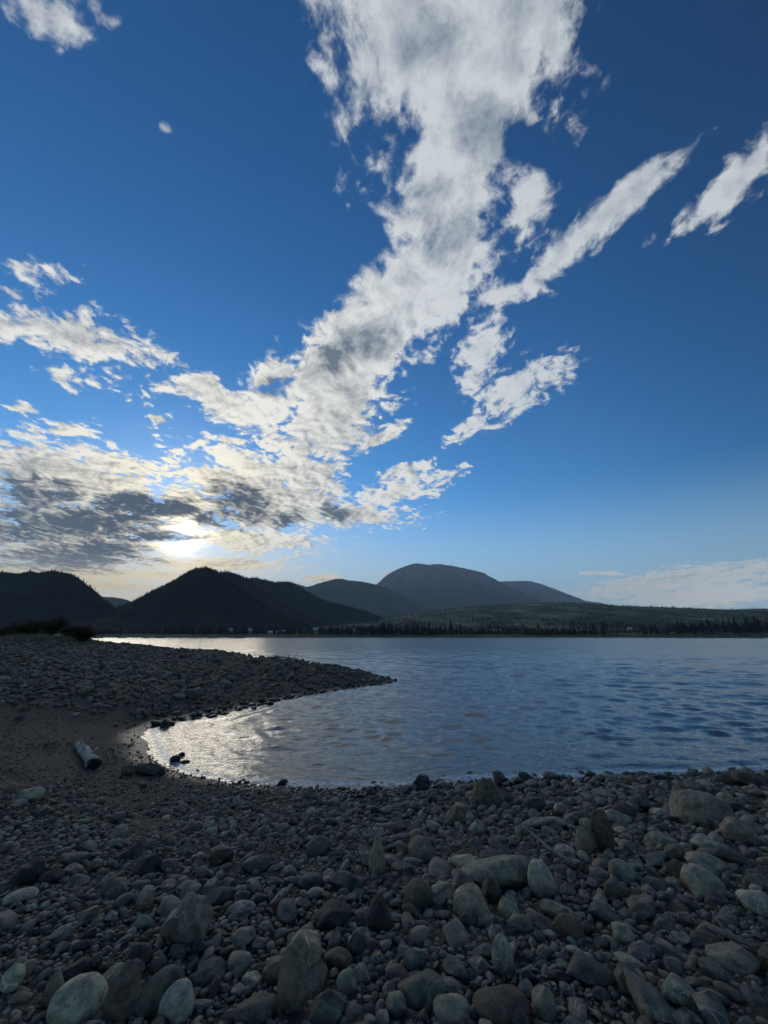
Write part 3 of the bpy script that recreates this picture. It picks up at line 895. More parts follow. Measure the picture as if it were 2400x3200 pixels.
ICO = {k: icosphere(k) for k in range(5)}


def noise3(p, freq, r, octaves=3):
    """cheap smooth 3-D noise: sums of randomly turned sines"""
    s, amp = np.zeros(len(p)), 1.0
    for o in range(octaves):
        for _ in range(4):
            w = r.normal(size=3)
            w *= freq / np.linalg.norm(w)
            s += amp * np.sin(p @ w + r.random() * 6.28) * 0.35
        freq *= 1.9
        amp *= 0.55
    return s


def stone_verts(level, kind, seed):
    r = np.random.default_rng(seed)
    v = ICO[level][0].copy()
    cuts, depth_, lump = {'round': (9, 0.78, 0.14), 'angular': (13, 0.66, 0.10), 'rough': (11, 0.72, 0.24), 'flat': (8, 0.76, 0.12), 'long': (9, 0.76, 0.11),
                          'wedge': (9, 0.68, 0.09), 'slab': (6, 0.76, 0.09), 'cone': (7, 0.76, 0.10)}[kind]
    v = v * (1 + lump * noise3(v, 1.7, r, 2))[:, None]
    for _ in range(cuts):
        n = r.normal(size=3)
        n /= np.linalg.norm(n)
        d = v @ n
        lim = depth_ + r.uniform(-0.1, 0.16)
        over = np.maximum(d - lim, 0)
        v = v - n * (over * 0.9)[:, None]
    if kind == 'wedge':
        v[:, 2] *= 1 + 0.55 * v[:, 0]
        v[:, 1] *= 1 + 0.2 * v[:, 0]
    if kind == 'cone':
        k = 1 - 0.62 * np.clip((v[:, 2] + 0.5) / 1.5, 0, 1)
        v[:, :2] *= k[:, None]
    v = v * (1 + 0.022 * noise3(v, 6.0, r, 3))[:, None]
    if level >= 3:
        v = v * (1 + 0.014 * noise3(v, 13.0, r, 3))[:, None]
    if kind == 'rough':
        v = v * (1 + 0.07 * noise3(v, 7.0, r, 3))[:, None]
    v -= (v.max(0) + v.min(0)) / 2
    v /= (v.max(0) - v.min(0)) / 2
    return v


TINT = {
    'brown': (0.150, 0.120, 0.095), 'black': (0.030, 0.030, 0.033), 'speckle': (0.130, 0.125, 0.118), 'grey': (0.165, 0.16, 0.15), 'umber': (0.075, 0.060, 0.050),
    'slate': (0.070, 0.073, 0.080), 'pale': (0.230, 0.225, 0.205), 'cream': (0.300, 0.275, 0.230), 'green': (0.150, 0.170, 0.150), 'bluegrey': (0.215, 0.225, 0.240),
    'tan': (0.210, 0.180, 0.145), 'greenpale': (0.220, 0.235, 0.205), 'rust': (0.120, 0.085, 0.062), 'blue': (0.085, 0.105, 0.135), 'darkgreen': (0.070, 0.090, 0.080),
    'purple': (0.150, 0.125, 0.130), 'palegreen': (0.240, 0.260, 0.225), 'plum': (0.120, 0.090, 0.090),
}


def stone_material(name, per_object):
    m, N, b = material(name, 0.7, 0.3)
    geo = N.new('ShaderNodeNewGeometry')
    if per_object:
        info = N.new('ShaderNodeObjectInfo')
        base = info.outputs['Color']
        rnd = info.outputs['Random']
        pos = N.vec('ADD', geo.outputs['Position'], N.vec('SCALE', (1.0, 1.7, 2.3), scale=N.math('MULTIPLY', rnd, 40.0)))
    else:
        base = N.new('ShaderNodeAttribute', attribute_name='tint').outputs['Color']
        pos = geo.outputs['Position']
    n1 = N.noise(pos, 16.0, 5.0, 0.65)
    n2 = N.noise(pos, 130.0, 3.0, 0.7)
    n3 = N.noise(N.mapping(pos, rot=(0.5, 0.3, 0.8), scale=(1, 1, 4.5)), 10.0, 4.0, 0.6, 0.8)
    c = N.mix(1.0, base, N.mix(N.ramp(n1, 0.28, 0.72), (0.42, 0.43, 0.45), (1.6, 1.55, 1.48)), 'MULTIPLY')
    c = N.mix(N.ramp(n2, 0.52, 0.70, 0.0, 0.75), c, N.vec('SCALE', base, scale=0.30))
    c = N.mix(N.ramp(n2, 0.42, 0.30, 0.0, 0.5), c, N.vec('SCALE', base, scale=1.8))
    c = N.mix(N.ramp(n3, 0.56, 0.66, 0.0, 0.3), c, N.vec('SCALE', base, scale=1.6))
    n4 = N.noise(pos, 6.0, 2.0, 0.5, 0.8)
    vein = N.math('MULTIPLY', N.ramp(N.math('ABSOLUTE', N.math('SUBTRACT', n4, 0.5)), 0.004, 0.016, 0.75, 0.0), N.ramp(N.noise(pos, 2.6, 1.0), 0.5, 0.6))
    c = N.mix(vein, c, N.vec('SCALE', base, scale=2.3))
    # water-worn stones stay dark and shiny along the waterline
    z = N.sep(geo.outputs['Position'])[2]
    wet = N.ramp(N.math('ADD', z, N.math('MULTIPLY', N.math('SUBTRACT', n1, 0.5), 0.05)), 0.05, 0.19, 1.0, 0.0)
    c = N.mix(N.math('MULTIPLY', wet, 0.72), c, N.vec('SCALE', base, scale=0.22))
    N.put(b.inputs['Base Color'], c)
    N.put(b.inputs['Roughness'], N.math('SUBTRACT', N.ramp(n1, 0.3, 0.7, 0.62, 0.85), N.math('MULTIPLY', wet, 0.4)))
    bump(N, b, N.math('ADD', n1, N.math('MULTIPLY', n2, 0.22)), 0.8, 0.014)
    return m


M_stone = stone_material('loose stone', True)
M_cobbles = stone_material('cobble bed', False)

WARM = np.array([1.62, 1.34, 0.90])     # tone shared by the local stone
placed = []                     # x, y, radius of everything already lying there
for i, (x, y, w, d, h, col, shape, label) in enumerate(STONES):
    w, d, h = w * 1.0, d * 1.0, h * 1.12
    me = mesh_data('stone', stone_verts(4 if w > 0.26 else 3, shape, 300 + i), ICO[4 if w > 0.26 else 3][1], M_stone)
    o = bpy.data.objects.new('boulder' if max(w, h) > 0.2 else 'stone', me)
    COL.objects.link(o)
    gz = max(float(ground_z(x, y)), -0.015)
    sink = 0.10 if shape in ('slab', 'cone') else 0.16
    # the table gives the height that shows; the buried foot is added to it
    full = h * (1 + 2 * sink)
    o.scale = (w / 2, d / 2, full / 2)
    o.location = (x, y, gz + h - full / 2)
    rz = math.atan2(-x, y)
    tilt = {'wedge': -0.16, 'slab': 0.0}.get(shape, rng.uniform(-0.06, 0.06))
    o.rotation_euler = (rng.uniform(-0.08, 0.08), tilt, rz + rng.uniform(-0.15, 0.15))
    t = (0.62 * np.array(TINT[col]) + 0.38 * np.mean(TINT[col])) * WARM * rng.uniform(0.92, 1.08)
    o.color = (*t, 1.0)
    tag(o, label, 'stone')
    placed.append((x, y, max(w, d) * 0.46))


def scatter_stones():
    """sizes and places of all other cobbles, larger ones first"""
    r = np.random.default_rng(21)
    cand = []
    def add(n, fx, fy, size):
        x, y = fx(n), fy(n)
        cand.append(np.stack([x, y, size(n, x, y)], 1))
    # near beach
    def wedge(n, y0, y1, k=1.12):
        y = np.sqrt(r.random(n) * (y1 ** 2 - y0 ** 2) + y0 ** 2)
        return (r.random(n) * 2 - 1) * (y * k + 0.5), y
    def near_size(x, y, n):
        s = np.exp(r.normal(math.log(0.039), 0.5, n))
        s *= 1 + 0.30 * np.clip((x + 1) / 3, 0, 1) + 0.25 * np.clip((y - 3.5) / 3, 0, 1) * np.clip(x / 2 + .3, 0, 1)
        s *= 1 - 0.45 * np.clip((y - 4.2) / 2.2, 0, 1) * np.clip((-x - 0.3) / 1.6, 0, 1)
        return np.clip(s, 0.018, 0.22)
    x, y = wedge(28000, 1.55, 8.6)
    cand.append(np.stack([x, y, near_size(x, y, len(x))], 1))
    x, y = wedge(9000, 1.55, 3.4)
    cand.append(np.stack([x, y, np.exp(r.normal(math.log(0.03), 0.35, len(x)))], 1))
    # the beach goes on beside and behind the viewer
    x, y = r.uniform(-7, 7, 5200), r.uniform(-2.5, 5.5, 5200)
    m = (np.abs(x) > 1.1 * y + 0.4) | (y < 1.6)
    cand.append(np.stack([x[m], y[m], np.exp(r.normal(math.log(0.055), 0.4, m.sum()))], 1))
    # spit
    x, y = r.uniform(-46, 2, 34000), 10.5 + 48 * r.random(34000) ** 1.5
    s = np.clip(np.exp(r.normal(math.log(0.125), 0.38, len(x))), 0.05, 0.42) * (0.8 + 0.01 * y)
    cand.append(np.stack([x, y, s], 1))
    C = np.concatenate(cand)
    # gravel fill
    x, y = wedge(26000, 1.55, 4.6)
    G = np.stack([x, y, np.exp(r.normal(math.log(0.022), 0.35, len(x)))], 1)
    x, y = wedge(16000, 4.0, 11.5)
    G2 = np.stack([x, y, np.exp(r.normal(math.log(0.030), 0.4, len(x)))], 1)
    x, y = wedge(20000, 1.55, 4.0)
    G3 = np.stack([x, y, np.exp(r.normal(math.log(0.0145), 0.25, len(x)))], 1)
    C = np.concatenate([C, G, G2, G3])
    gz = ground_z(C[:, 0], C[:, 1])
    # the dirt at the head of the cove stays nearly bare
    dirt = np.clip((-C[:, 0] - 2.6) / 1.2, 0, 1) * np.clip((C[:, 1] - 5.4) / 1.2, 0, 1) * np.clip((12.6 - 0.12 * (-C[:, 0] - 5) - C[:, 1]) / 1.4, 0, 1)
    dirt *= 0.93 + 0.07 * fbm2(C[:, 0], C[:, 1], 2, 3)
    keep = (gz > -0.10) & (C[:, 0] > -1.6 * np.maximum(C[:, 1], 2) - 4.0) & (C[:, 0] < 1.3 * np.maximum(C[:, 1], 2) + 5)
    small = C[:, 2] < 0.055
    keep &= (r.random(len(C)) > dirt * np.where(small, 0.72, 0.965))
    keep &= ~((gz < 0.0) & (r.random(len(C)) > 0.35))
    C, gz = C[keep], gz[keep]
    order = np.argsort(-C[:, 2])
    C, gz = C[order], gz[order]
    cell, grid = 0.25, {}
    def put(x, y, rad):
        grid.setdefault((int(x // cell), int(y // cell)), []).append((x, y, rad))
    for x, y, rad in placed:
        k = max(1, int(rad / 0.12))
        put(x, y, rad)
    ok = []
    for i in range(len(C)):
        x, y, s = C[i]
        rad = s * 0.5
        gx, gy = int(x // cell), int(y // cell)
        free = True
        for a in (gx - 1, gx, gx + 1):
            for b_ in (gy - 1, gy, gy + 1):
                for (qx, qy, qr) in grid.get((a, b_), ()):
                    lim = (rad + qr) * 0.80
                    if (qx - x) ** 2 + (qy - y) ** 2 < lim * lim:
                        free = False
                        break
                if not free:
                    break
            if not free:
                break
        if free:
            put(x, y, rad)
            ok.append(i)
    return C[ok], gz[ok]


C, Cz = scatter_stones()
pal = np.array([(0.150, 0.145, 0.138), (0.125, 0.130, 0.128), (0.110, 0.125, 0.110), (0.105, 0.092, 0.085), (0.135, 0.112, 0.108), (0.070, 0.072, 0.078), (0.050, 0.048, 0.048),
                (0.185, 0.180, 0.165), (0.095, 0.085, 0.072), (0.225, 0.210, 0.185), (0.115, 0.105, 0.115), (0.16, 0.175, 0.155)])
prob = np.array([14, 14, 12, 12, 11, 10, 6, 7, 8, 2.5, 8, 5.0])
prob /= prob.sum()
tints = pal[rng.choice(len(pal), len(C), p=prob)] * WARM * rng.uniform(0.8, 1.25, (len(C), 1)) * rng.uniform(0.95, 1.05, (len(C), 3))

tints = 0.66 * tints + 0.34 * tints.mean(1, keepdims=True) * np.array([1.2, 1.0, 0.8])
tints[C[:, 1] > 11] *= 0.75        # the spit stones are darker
kinds = ['round', 'round', 'angular', 'flat', 'long', 'angular', 'angular', 'rough', 'wedge', 'round', 'flat', 'rough']
PROTO = {lv: [stone_verts(lv, kinds[k], 900 + k) for k in range(len(kinds))] for lv in (0, 1, 2, 3)}
n_c = len(C)
pk = rng.integers(0, len(kinds), n_c)
asp = np.stack([rng.uniform(0.95, 1.35, n_c), rng.uniform(0.75, 1.0, n_c), rng.uniform(0.42, 0.8, n_c)], 1)
flat_k = np.isin(pk, [3, 10])
asp[flat_k, 2] *= 0.65
asp[pk == 4, 0] *= 1.25
ez = rng.uniform(0, 6.283, n_c)
ex, ey = rng.normal(0, 0.22, n_c), rng.normal(0, 0.22, n_c)
stand = rng.random(n_c) < 0.06
ex[stand] += rng.choice([-1, 1], stand.sum()) * rng.uniform(0.5, 1.1, stand.sum())
half = C[:, 2:3] * 0.5 * asp
lift = half[:, 2] * rng.uniform(0.25, 0.8, n_c) + np.where(stand, half[:, 1] * 0.35, 0)
pos_c = np.stack([C[:, 0], C[:, 1], Cz + lift], 1)

dist = np.hypot(C[:, 0], C[:, 1])
# the cobbles that show largest become pieces of their own
bear = np.degrees(np.abs(np.arctan2(C[:, 0], C[:, 1])))
show = C[:, 2] / dist * np.where(bear < 47 , 1, 0) * np.where(C[:, 1] > 2.0, 1, 0)
top = np.argsort(-show)[:300]
is_top = np.zeros(n_c, bool)
is_top[top] = True
proto_me = [mesh_data('cobble', PROTO[3][k], ICO[3][1], M_stone) for k in range(len(kinds))]
for i in top:
    o = bpy.data.objects.new('cobble', proto_me[pk[i]])
    COL.objects.link(o)
    o.parent = beach
    o.location = pos_c[i]
    o.rotation_euler = (ex[i], ey[i], ez[i])
    o.scale = half[i]
    o.color = (*tints[i], 1.0)


def merge(idx, level, name):
    """one joined part out of many small stones"""
    V, F, T = [], [], []
    base = 0
    cx, sx_, cy, sy_, cz_, sz_ = np.cos(ex), np.sin(ex), np.cos(ey), np.sin(ey), np.cos(ez), np.sin(ez)
    for k in range(len(kinds)):
        ii = idx[pk[idx] == k]
        if not len(ii):
            continue
        pv, pf = PROTO[level][k], ICO[level][1]
        v = pv[None] * half[ii][:, None, :]
        x, y, z = v[..., 0], v[..., 1], v[..., 2]
        a, b_ = cx[ii][:, None], sx_[ii][:, None]
        y, z = y * a - z * b_, y * b_ + z * a
        a, b_ = cy[ii][:, None], sy_[ii][:, None]
        x, z = x * a + z * b_, -x * b_ + z * a
        a, b_ = cz_[ii][:, None], sz_[ii][:, None]
        x, y = x * a - y * b_, x * b_ + y * a
        v = np.stack([x, y, z], -1) + pos_c[ii][:, None, :]
        V.append(v.reshape(-1, 3))
        F.append((pf[None] + (base + np.arange(len(ii)) * len(pv))[:, None, None]).reshape(-1, 3))
        T.append(np.repeat(tints[ii], len(pv), 0))
        base += len(ii) * len(pv)
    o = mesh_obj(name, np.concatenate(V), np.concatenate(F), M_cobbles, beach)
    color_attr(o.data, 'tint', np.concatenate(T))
    o['kind'] = 'stuff'
    return o


rest = np.where(~is_top)[0]
ang = C[rest, 2] / dist[rest] * np.where((C[rest, 1] < 1.9) | (bear[rest] > 52), 0.3, 1.0)
lv = np.where(ang > 0.021, 2, np.where(ang > 0.0085, 1, 0))
merge(rest[lv == 2], 2, 'cobbles')
merge(rest[lv == 1], 1, 'cobbles')
merge(rest[lv == 0], 0, 'gravel')
print('stones', n_c, [(int((lv == k).sum())) for k in range(3)])


# ------------------------------------------------------------------ driftwood
def wood_material(name, base, dark):
    m, N, b = material(name, 0.85, 0.2)
    tc = N.new('ShaderNodeNewGeometry').outputs['Position']
    n1 = N.noise(tc, 9.0, 5.0, 0.65)
    n2 = N.noise(N.mapping(tc, rot=(0, 0, 0.75), scale=(14, 60, 40)), 1.0, 4.0, 0.6)
    c = N.mix(N.ramp(n2, 0.35, 0.65), dark, base)
    c = N.mix(N.ramp(n1, 0.5, 0.75, 0.0, 0.7), c, tuple(x * 0.5 for x in dark))
    N.put(b.inputs['Base Color'], c)
    bump(N, b, N.math('ADD', n2, n1), 0.6, 0.012)
    return m


M_wood = wood_material('weathered grey driftwood', (0.62, 0.55, 0.45), (0.26, 0.22, 0.17))
M_stick = wood_material('dull driftwood', (0.26, 0.235, 0.20), (0.11, 0.095, 0.08))
M_wood_brown = wood_material('brown driftwood', (0.24, 0.19, 0.14), (0.09, 0.07, 0.05))
M_char = plain('dark rotten wood', (0.022, 0.019, 0.017), 0.95, 0.5, 20.0)


def tube(pts, radii, seg=10, seed=0, lump=0.12, caps=True):
    """lumpy tapered tube through points"""
    r = np.random.default_rng(seed)
    P = np.array(pts, float)
    n = len(P)
    tan = np.gradient(P, axis=0)
    tan /= np.linalg.norm(tan, axis=1)[:, None] + 1e-9
    up = np.array([0, 0, 1.0]) if abs(tan[0][2]) < 0.9 else np.array([1.0, 0, 0])
    V, F = [], []
    ph = r.random(4) * 6.28
    for i in range(n):
        a = np.cross(tan[i], up)
        a /= np.linalg.norm(a) + 1e-9
        b_ = np.cross(a, tan[i])
        for k in range(seg):
            th = 2 * math.pi * k / seg
            rr = radii[i] * (1 + lump * (math.sin(2 * th + ph[0] + i * 0.5) * 0.6 + math.sin(3 * th + ph[1] - i * 0.8) * 0.5 + r.normal(0, 0.25)))
            V.append(P[i] + (a * math.cos(th) + b_ * math.sin(th)) * rr)
    for i in range(n - 1):
        for k in range(seg):
            k2 = (k + 1) % seg
            F.append((i * seg + k, i * seg + k2, (i + 1) * seg + k2, (i + 1) * seg + k))
    if caps:
        F.append(tuple(range(seg))[::-1])
        F.append(tuple((n - 1) * seg + k for k in range(seg)))
    return V, F


def smooth_path(pts, n):
    P = np.array(pts, float)
    t = np.linspace(0, len(P) - 1, n)
    return np.stack([np.interp(t, np.arange(len(P)), P[:, k]) for k in range(P.shape[1])], 1)


def big_log():
    a, c_ = np.array([-4.55, 6.98]), np.array([-5.80, 8.33])
    root = empty('driftwood_log', (a[0], a[1], float(ground_z(*a))))
    tag(root, 'big weathered grey log with a dark rotten end lying on the sand', 'log')
    n = 26
    xy = a + (c_ - a) * np.linspace(0, 1, n)[:, None]
    z = ground_z(xy[:, 0], xy[:, 1]) + 0.065 + 0.02 * np.sin(np.linspace(0, 4, n))
    P = np.column_stack([xy, z]) - np.array(root.location)
    V, F = tube(P, np.linspace(0.085, 0.065, n) * (1 + 0.08 * np.sin(np.arange(n) * 0.9)), 22, 5, 0.12)
    mesh_obj('trunk', V, F, M_wood, root)
    # hollow, splintered near end: jagged dark fibres
    d = P[0] - P[3]
    d /= np.linalg.norm(d)
    side = np.cross(d, (0, 0, 1))
    up = np.cross(side, d)
    r = np.random.default_rng(9)
    V, F = tube([P[2], P[1], P[0], P[0] + d * 0.035], [0.083, 0.092, 0.092, 0.07], 18, 8, 0.12)
    for k in range(46):
        th, rr = r.random() * 6.28, 0.078 * math.sqrt(r.random())
        c0 = P[0] + (side * math.cos(th) + up * math.sin(th)) * rr - d * 0.06
        l, w = r.uniform(0.08, 0.16), r.uniform(0.012, 0.028)
        t_ = c0 + d * l + r.normal(0, 0.014, 3)
        b0 = len(V)
        V += [c0 + side * w, c0 - side * w * 0.5 + up * w, c0 - side * w * 0.5 - up * w, t_]
        F += [(b0, b0 + 1, b0 + 3), (b0 + 1, b0 + 2, b0 + 3), (b0 + 2, b0, b0 + 3), (b0, b0 + 2, b0 + 1)]
    tag(mesh_obj('broken_end', V, F, M_char, root, False), 'dark rotten splintered end')
    for k, (i, s, u, l, rr) in enumerate([(12, 0.5, 1.0, 0.05, 0.03), (7, -0.6, 0.9, 0.04, 0.035), (20, 0.2, 1.0, 0.05, 0.028)]):
        dv = side * s + up * u + d * 0.2
        dv /= np.linalg.norm(dv)
        q = [P[i] + dv * t for t in np.linspace(0.05, 0.13 + l, 5)]
        V, F = tube(q, np.linspace(rr, rr * 0.55, 5), 9, 40 + k)
        mesh_obj('branch_stub', V, F, M_wood, root)


big_log()

# short pale log lying by the cove
root = empty('driftwood_log', (-3.78, 7.14, float(ground_z(-3.78, 7.14))))
tag(root, 'short pale brown log end on the sand near the cove', 'log')
P = smooth_path([(-0.17, 0.05, 0.07), (0.0, 0.0, 0.08), (0.18, -0.05, 0.075)], 9)
V, F = tube(P, [0.075, 0.085, 0.08, 0.078, 0.08, 0.082, 0.08, 0.078, 0.07], 14, 3, 0.06)
mesh_obj('trunk', V, F, M_wood_brown, root)
V, F = tube([(0.02, -0.02, 0.12), (0.05, -0.05, 0.17), (0.06, -0.07, 0.20)], [0.03, 0.022, 0.016], 8, 4)
mesh_obj('branch_stub', V, F, M_wood_brown, root)

# long bleached logs below the bushes on the spit
for k, (p0, p1, rad, label) in enumerate([((-31.5, 33.6), (-27.2, 35.6), 0.11, 'long bleached log on the crest of the spit in front of the bushes'),
                                          ((-30.0, 33.2), (-27.0, 34.0), 0.07, 'thinner bleached log beside the long one by the bushes')]):
    xy = np.array(p0) + (np.array(p1) - np.array(p0)) * np.linspace(0, 1, 9)[:, None]
    zz = ground_z(xy[:, 0], xy[:, 1]) + rad * 0.9 + np.linspace(0, 0.22, 9)
    root = empty('driftwood_log', (*p0, float(zz[0]) - rad))
    tag(root, label, 'log', 'bleached logs on the spit')
    P = np.column_stack([xy, zz]) - np.array(root.location)
    V, F = tube(P, np.linspace(rad, rad * 0.6, 9), 10, 60 + k)
    mesh_obj('trunk', V, F, M_wood_brown, root)
    V, F = tube([P[6], P[6] + (0.2, -0.1, 0.35)], [rad * 0.4, rad * 0.2], 7, 66 + k)
    mesh_obj('branch_stub', V, F, M_wood, root)

for k, (pts, rad, label) in enumerate(STICKS):
    P2 = smooth_path(pts, 13)
    w = np.random.default_rng(k + 5)
    L = np.linalg.norm(P2[-1] - P2[0])
    P2 = P2 + np.cumsum(w.normal(0, 0.012 * L, P2.shape), 0) * np.sin(np.linspace(0, math.pi, 13))[:, None]
    lift = 0.05 if P2[0][1] < 5 else (0.12 if P2[0][1] > 11 else 0.012)
    zz = ground_z(P2[:, 0], P2[:, 1]) + lift + rad
    if rad < 0.006:
        zz += 0.05 * np.sin(np.linspace(0, math.pi, 13))
    root = empty('stick', (P2[0][0], P2[0][1], float(zz[0]) - rad))
    thick = 'branch' in label or 'root' in label or 'stubs' in label
    tag(root, label, 'driftwood' if thick else 'stick')
    P = np.column_stack([P2, zz]) - np.array(root.location)
    rr = np.linspace(0.75, 1.0, 13) if 'weathered driftwood' in label else np.linspace(1, 0.5, 13)
    if 'weathered driftwood' in label:
        rr = np.interp(np.linspace(0, 1, 13), [0, 0.3, 0.6, 1], [0.35, 0.9, 1.1, 0.8])
    V, F = tube(P, rad * rr, 9, 80 + k, 0.10)
    mesh_obj('stem', V, F, M_stick if k % 3 != 1 else M_wood_brown, root)
    if thick:
        for j in range(4 if 'stubs' in label else 2):
            i = 3 + j * 2 + (k % 2)
            dv = w.normal(0, 1, 3)
            dv[2] = abs(dv[2]) * (2.5 if 'stubs' in label else 0.4) + 0.2
            dv /= np.linalg.norm(dv)
            l = (0.45 if 'stubs' in label else 5 * rad)
            V, F = tube([P[i], P[i] + dv * l * 0.5, P[i] + dv * l], [rad * 0.5, rad * 0.4, rad * 0.22], 7, 120 + j)
            mesh_obj('twig', V, F, M_stick, root)


# ------------------------------------------------------------------ bushes on the spit
def leaf_material(name, a, c_):
    m, N, b = material(name, 0.7, 0.25)
    pos = N.new('ShaderNodeNewGeometry').outputs['Position']
    n = N.noise(pos, 2.5, 4.0, 0.7)
    N.put(b.inputs['Base Color'], N.mix(N.ramp(n, 0.3, 0.7), a, c_))
    tr = N.new('ShaderNodeBsdfTranslucent')
    N.put(tr.inputs['Color'], N.mix(N.ramp(n, 0.3, 0.7), a, c_))
    mx = N.new('ShaderNodeMixShader')
    mx.inputs[0].default_value = 0.35
    N.t.links.new(b.outputs[0], mx.inputs[1])
    N.t.links.new(tr.outputs[0], mx.inputs[2])
    out = next(n_ for n_ in N.t.nodes if n_.type == 'OUTPUT_MATERIAL')
    N.t.links.new(mx.outputs[0], out.inputs['Surface'])
    return m


M_leaf = leaf_material('willow leaves', (0.03, 0.034, 0.012), (0.07, 0.06, 0.02))
M_bark = plain('grey brown bark', (0.07, 0.055, 0.045), 0.9, 0.4, 10.0)


def bush(x, y, w, h, label, seed, leaves=2600):
    r = np.random.default_rng(seed)
    root = empty('willow_bush', (x, y, float(ground_z(x, y)) - 0.05))
    tag(root, label, 'bush', 'bushes on the spit')
    V, F = [], []
    tips = []
    for k in range(26):
        a, lean = r.random() * 6.28, r.random() ** 0.7
        tip = np.array([math.cos(a) * lean * w * 0.5, math.sin(a) * lean * w * 0.5, h * (0.95 - 0.4 * lean * r.random()) * r.uniform(0.65, 1.05)])
        mid = tip * np.array([0.4, 0.4, 0.55]) + r.normal(0, 0.05, 3)
        P = smooth_path([(r.normal(0, 0.08), r.normal(0, 0.08), 0), mid, tip], 6)
        v, f = tube(P, np.linspace(0.025, 0.007, 6), 5, seed + k, 0.1)
        b0 = len(V)
        V += v
        F += [tuple(i + b0 for i in q) for q in f]
        tips.append(P)
    mesh_obj('stems', V, F, M_bark, root)
    n = leaves
    T = np.array(tips)
    ti = r.integers(0, len(T), n)
    t = r.beta(3.5, 1.3, n) * 5
    i0 = np.minimum(t.astype(int), 4)
    c = T[ti, i0] + (T[ti, i0 + 1] - T[ti, i0]) * (t - i0)[:, None] + r.normal(0, 0.10, (n, 3)) * np.array([w / 1.8, w / 1.8, h / 1.6])
    c[:, 2] = np.abs(c[:, 2])
    d = r.normal(0, 1, (n, 3)) + np.array([0, 0, 0.5])
    d /= np.linalg.norm(d, axis=1)[:, None]
    s = np.cross(d, r.normal(0, 1, (n, 3)))
    s /= np.linalg.norm(s, axis=1)[:, None]
    L, W = r.uniform(0.07, 0.15, n)[:, None], r.uniform(0.02, 0.045, n)[:, None]
    V = np.stack([c - d * L, c + s * W, c + d * L, c - s * W], 1).reshape(-1, 3)
    mesh_obj('foliage', V, np.arange(4 * n).reshape(-1, 4), M_leaf, root, False)


bush(-25.9, 34.9, 1.8, 1.4, 'rounded green willow bush standing alone at the end of the spit crest', 31)
bush(-34.2, 41.5, 3.0, 2.1, 'tallest olive bush behind the bleached logs at the left', 32, 3600)
bush(-37.6, 43.0, 3.6, 1.9, 'low wide olive bush left of the tallest one', 33, 3000)
bush(-31.2, 40.5, 2.0, 1.3, 'small dark bush between the tallest bush and the lone one', 34, 1800)
bush(-39.0, 40.0, 3.6, 1.2, 'dark bush cut by the left edge of the picture', 35, 3000)
bush(-36.0, 37.5, 3.0, 0.9, 'low scrubby bush in front at the far left', 36, 2000)

# dry grass along the crest
r = np.random.default_rng(3)
n = 1500
gx, gy = r.uniform(-39, -22.5, n), None
gy = 34.5 + (-(gx + 25)) * 0.42 + r.normal(0, 0.9, n)
gz_ = ground_z(gx, gy)
ln, a = r.uniform(0.12, 0.5, n) * np.clip((-gx - 21) / 6, 0.3, 1), r.random(n) * 6.28
wd = 0.012
b0 = np.stack([gx, gy, gz_], 1)
s = np.stack([np.cos(a), np.sin(a), 0 * a], 1) * wd
tip = b0 + np.stack([r.normal(0, 0.3, n) * ln, r.normal(0, 0.3, n) * ln, ln], 1)
V = np.stack([b0 - s, b0 + s, tip], 1).reshape(-1, 3)
g = mesh_obj('dry_grass', V, np.arange(3 * n).reshape(-1, 3), leaf_material('dry grass', (0.09, 0.085, 0.035), (0.16, 0.14, 0.07)), None, False)
tag(g, 'sparse dry grass along the crest of the spit', 'grass', kind='stuff')


# ------------------------------------------------------------------ boats at their moorings
M_hull = plain('white gelcoat', (0.42, 0.42, 0.4), 0.35, 0.08, 1.0)
M_hull_dark = plain('dark blue hull', (0.05, 0.06, 0.09), 0.35, 0.15, 1.0)
M_cover = plain('canvas cover', (0.06, 0.08, 0.12), 0.8, 0.2, 2.0)
M_alu = plain('mast aluminium', (0.35, 0.35, 0.34), 0.4, 0.1, 2.0)
M_glass = plain('tinted window', (0.02, 0.025, 0.03), 0.12, 0.1, 2.0, 0.5)


def box(cx, cy, cz, sx_, sy_, sz_, taper=1.0):
    V = []
    for k in (-1, 1):
        f = taper if k > 0 else 1.0
        V += [(cx + i * sx_ / 2 * f, cy + j * sy_ / 2 * f, cz + k * sz_ / 2) for i, j in ((-1, -1), (1, -1), (1, 1), (-1, 1))]
    F = [(3, 2, 1, 0), (4, 5, 6, 7), (0, 1, 5, 4), (1, 2, 6, 5), (2, 3, 7, 6), (3, 0, 4, 7)]
    return V, F


def hull_mesh(L, B, free):
    st = np.linspace(-0.5, 0.5, 13)
    V, F = [], []
    for s in st:
        wv = B / 2 * (1 - max(0.0, (s + 0.05) / 0.55) ** 2.2) * (0.86 + 0.14 * min(1, (s + 0.5) / 0.2))
        sheer = free * (1 + 0.35 * max(0, s + 0.1) ** 1.5 * 2)
        rake = 0.06 * L * max(0, s) * 2
        for yy, zz in ((-1, sheer), (-0.92, sheer * 0.45), (-0.6, -0.12), (0, -0.35), (0.6, -0.12), (0.92, sheer * 0.45), (1, sheer)):
            V.append((s * L + rake * max(0, zz) / free, yy * max(wv, 0.03), zz))
    for i in range(12):
        for k in range(6):
            a = i * 7 + k
            F.append((a, a + 7, a + 8, a + 1))
        F.append((i * 7 + 6, i * 7 + 13, i * 7 + 7, i * 7))       # deck
    F.append(tuple(range(7)))
    return V, F


